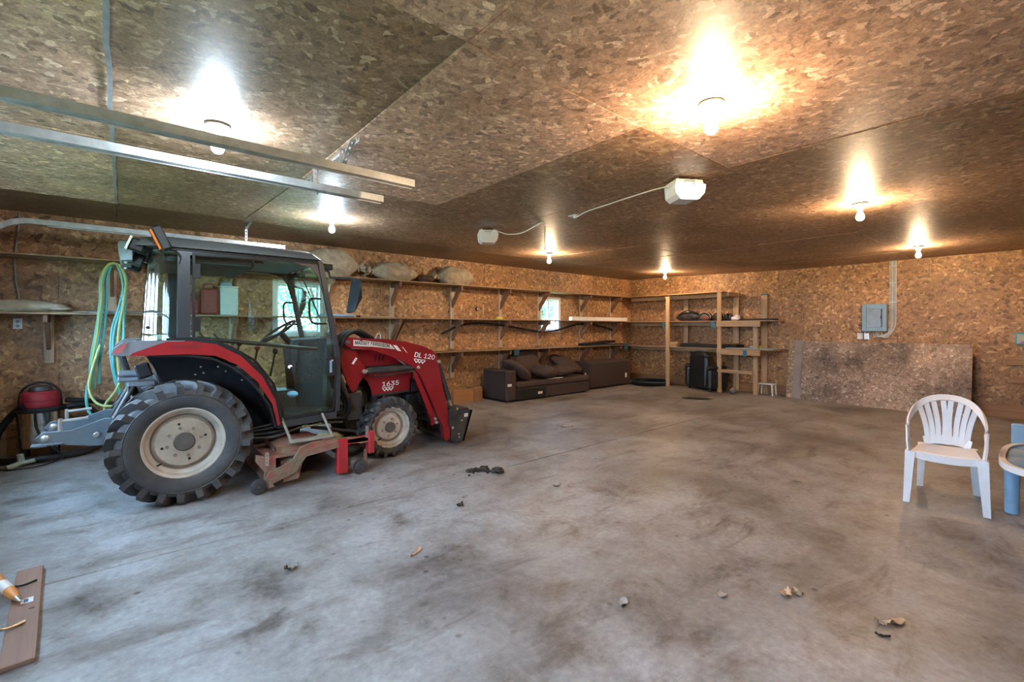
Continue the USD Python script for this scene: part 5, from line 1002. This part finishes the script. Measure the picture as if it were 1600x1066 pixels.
# belly mower deck with gauge wheels
top = Polygon([(.58, -.72), (.64, -.76), (.90, -.76), (1.24, -.76), (1.30, -.60), (1.42, -.35), (1.42, .35), (1.30, .60), (1.24, .72), (.64, .72), (.58, .65)])
dk = P(TR, 'mower_deck', [prism(top, .275, .30, 'z'), prism(top.difference(top.buffer(-.015)).difference(sbox(.66, -.9, 1.20, -.70)), .06, .28, 'z')], M_DECK)
P(dk, 'discharge_arch', prism([(.62, .04), (.61, .085), (.70, .125), (.80, .155), (.84, .22), (.90, .29), (1.20, .325), (1.20, .05), (1.285, .05), (1.285, .32), (1.45, .29), (1.53, .30), (1.53, .35), (1.22, .375), (.98, .375), (.86, .34), (.80, .245), (.70, .195), (.60, .17), (.56, .10), (.58, .035)], -.80, -.755), M_DECK)
P(dk, 'arch_lip', sweep([(.615, -.81, .04), (.605, -.81, .085), (.70, -.81, .122), (.80, -.81, .152), (.84, -.81, .215), (.90, -.81, .283), (1.20, -.81, .318)], rect(.05, .014), up=(0, 1, 0)), M_DECKM)
P(dk, 'discharge_chute', hull([(.72, -.77, .12), (.72, -.77, .05), (.85, -.77, .06), (.90, -.77, .27), (.72, -.60, .26), (.72, -.60, .05), (.92, -.60, .26)]), M_DECKM)
P(dk, 'front_bracket', [bx(1.24, 1.55, -.80, -.74, .30, .36, .01), bx(1.50, 1.56, -.83, -.72, .18, .40, .01), bx(1.19, 1.295, -.812, -.745, .03, .37, .008)], pm('bright_red_bracket', (.42, .025, .03), .45))
P(dk, 'rear_bracket', [hull([(.50, y, z) for y in (-.76, -.72) for z in (.27, .33)] + [(.64, y, z) for y in (-.76, -.72) for z in (.17, .28)] + [(.58, y, .15) for y in (-.76, -.72)])], M_DECK)
P(dk, 'belt_cover', hull([(x, y, z) for x in (.68, 1.1) for y in (-.70, -.25) for z in (.30, .36)] + [(x, y, .39) for x in (.76, 1.02) for y in (-.62, -.35)]), M_DECK)
P(dk, 'belt_cover', hull([(x, y, z) for x in (.68, 1.1) for y in (.25, .68) for z in (.30, .36)]), M_DECK)
gc = trimesh.creation.icosphere(3, 1.0); v = gc.vertices; v *= (.6 + .8 * meshkit.fbm(v * 2.5 + 8, 3, 3))[:, None] * np.array([.13, .09, .055]); gc.vertices = v
P(dk, 'grass_clippings', mv(gc, (1.14, -.66, .36)), pm('dry_clippings', (.28, .26, .13), .95, var=.5, scale=50, bump=.6), smooth=20)
P(dk, 'gearbox', [bx(.85, 1.05, -.12, .12, .30, .46, .03)], M_DRK)
for (x, y, hs) in ((.51, -.80, .30), (1.42, -.80, .30), (.51, .76, .30), (1.42, .76, .30)):
    gw = P(TR, 'gauge_wheel', mv(lathe([(0, -.03), (.045, -.03), (.062, -.024), (.066, -.01), (.066, .01), (.062, .024), (.045, .03), (0, .03)], 32, 'y'), (x, y, .066)), M_TYRE)
    P(gw, 'axle_bolt', mv(cyl(.012, .01, 12, 'y'), (x, y - .038, .066)), M_HUB)
    P(gw, 'fork', [bx(x + .0, x + .10, y + .035, y + .05, .05, .10, .004), bx(x + .055, x + .085, y + .03, y + .06, .08, .22, .004)], M_DECKM)
    ad = prism(sbox(-.014, 0, .014, .12).difference(Polygon([(.006 * math.cos(a), .03 + .006 * math.sin(a)) for a in np.linspace(0, 6.2, 8)])).difference(Polygon([(.006 * math.cos(a), .06 + .006 * math.sin(a)) for a in np.linspace(0, 6.2, 8)])).difference(Polygon([(.006 * math.cos(a), .09 + .006 * math.sin(a)) for a in np.linspace(0, 6.2, 8)])), -.004, .004)
    P(gw, 'height_strip', mv(ad, (x + .07, y + .0, .20 + (.14 if x > 1 else .03))), M_BOLT, smooth=False)

# rear linkage
for s in (-1, 1):
    f = (lambda m: m) if s < 0 else mirror
    ll = P(TR, 'lower_link', f(cat([prism([(-.30, .62), (-.30, .50), (-.55, .50), (-.86, .56), (-.90, .60), (-.86, .645), (-.70, .64), (-.50, .71), (-.42, .70)], -.30, -.25), bx(-.92, -.74, -.31, -.24, .545, .56, .004)])), pm('blue_grey_link_steel', (.16, .20, .23), .4, .4))
    P(ll, 'link_ball', f(mv(ball(.038), (-.84, -.275, .60))), M_BOLT); P(ll, 'link_pin', f(mv(cyl(.02, .03, 14, 'y', c=.003), (-.55, -.33, .59))), M_BOLT); P(ll, 'latch', f(cat([rod((-.76, -.275, .62), (-.76, -.275, .74), .014), rod((-.76, -.275, .72), (-.60, -.275, .73), .012)])), M_BOLT)
    P(TR, 'lift_rod', f(rod((-.30, -.22, 1.0), (-.48, -.27, .62), .020)), M_DRK)
P(TR, 'top_link', [rod((-.30, -.05, .85), (-.40, -.12, 1.22), .026), rod((-.40, -.12, 1.22), (-.43, -.13, 1.27), .035)], M_DRK)
P(TR, 'hydraulic_coupler_block', [bx(-.36, -.18, -.34, -.16, .96, 1.0, .006)] + [mv(cyl(.020, .13, 14, 'x', c=.004), (-.42, -.32 + .05 * j, 1.02 + .045 * k)) for j in range(4) for k in range(2)], pm('coupler_steel', (.30, .34, .36), .35, .6))
P(TR, 'trailer_socket', [mv(bx(-.05, .05, -.05, .05, -.07, .05, .012), (-.26, -.36, 1.10), ry=-.3)], M_BLK)
P(TR, 'rear_frame_plate', bx(-.36, -.34, -.25, .25, .40, 1.05, .006), M_DRK)
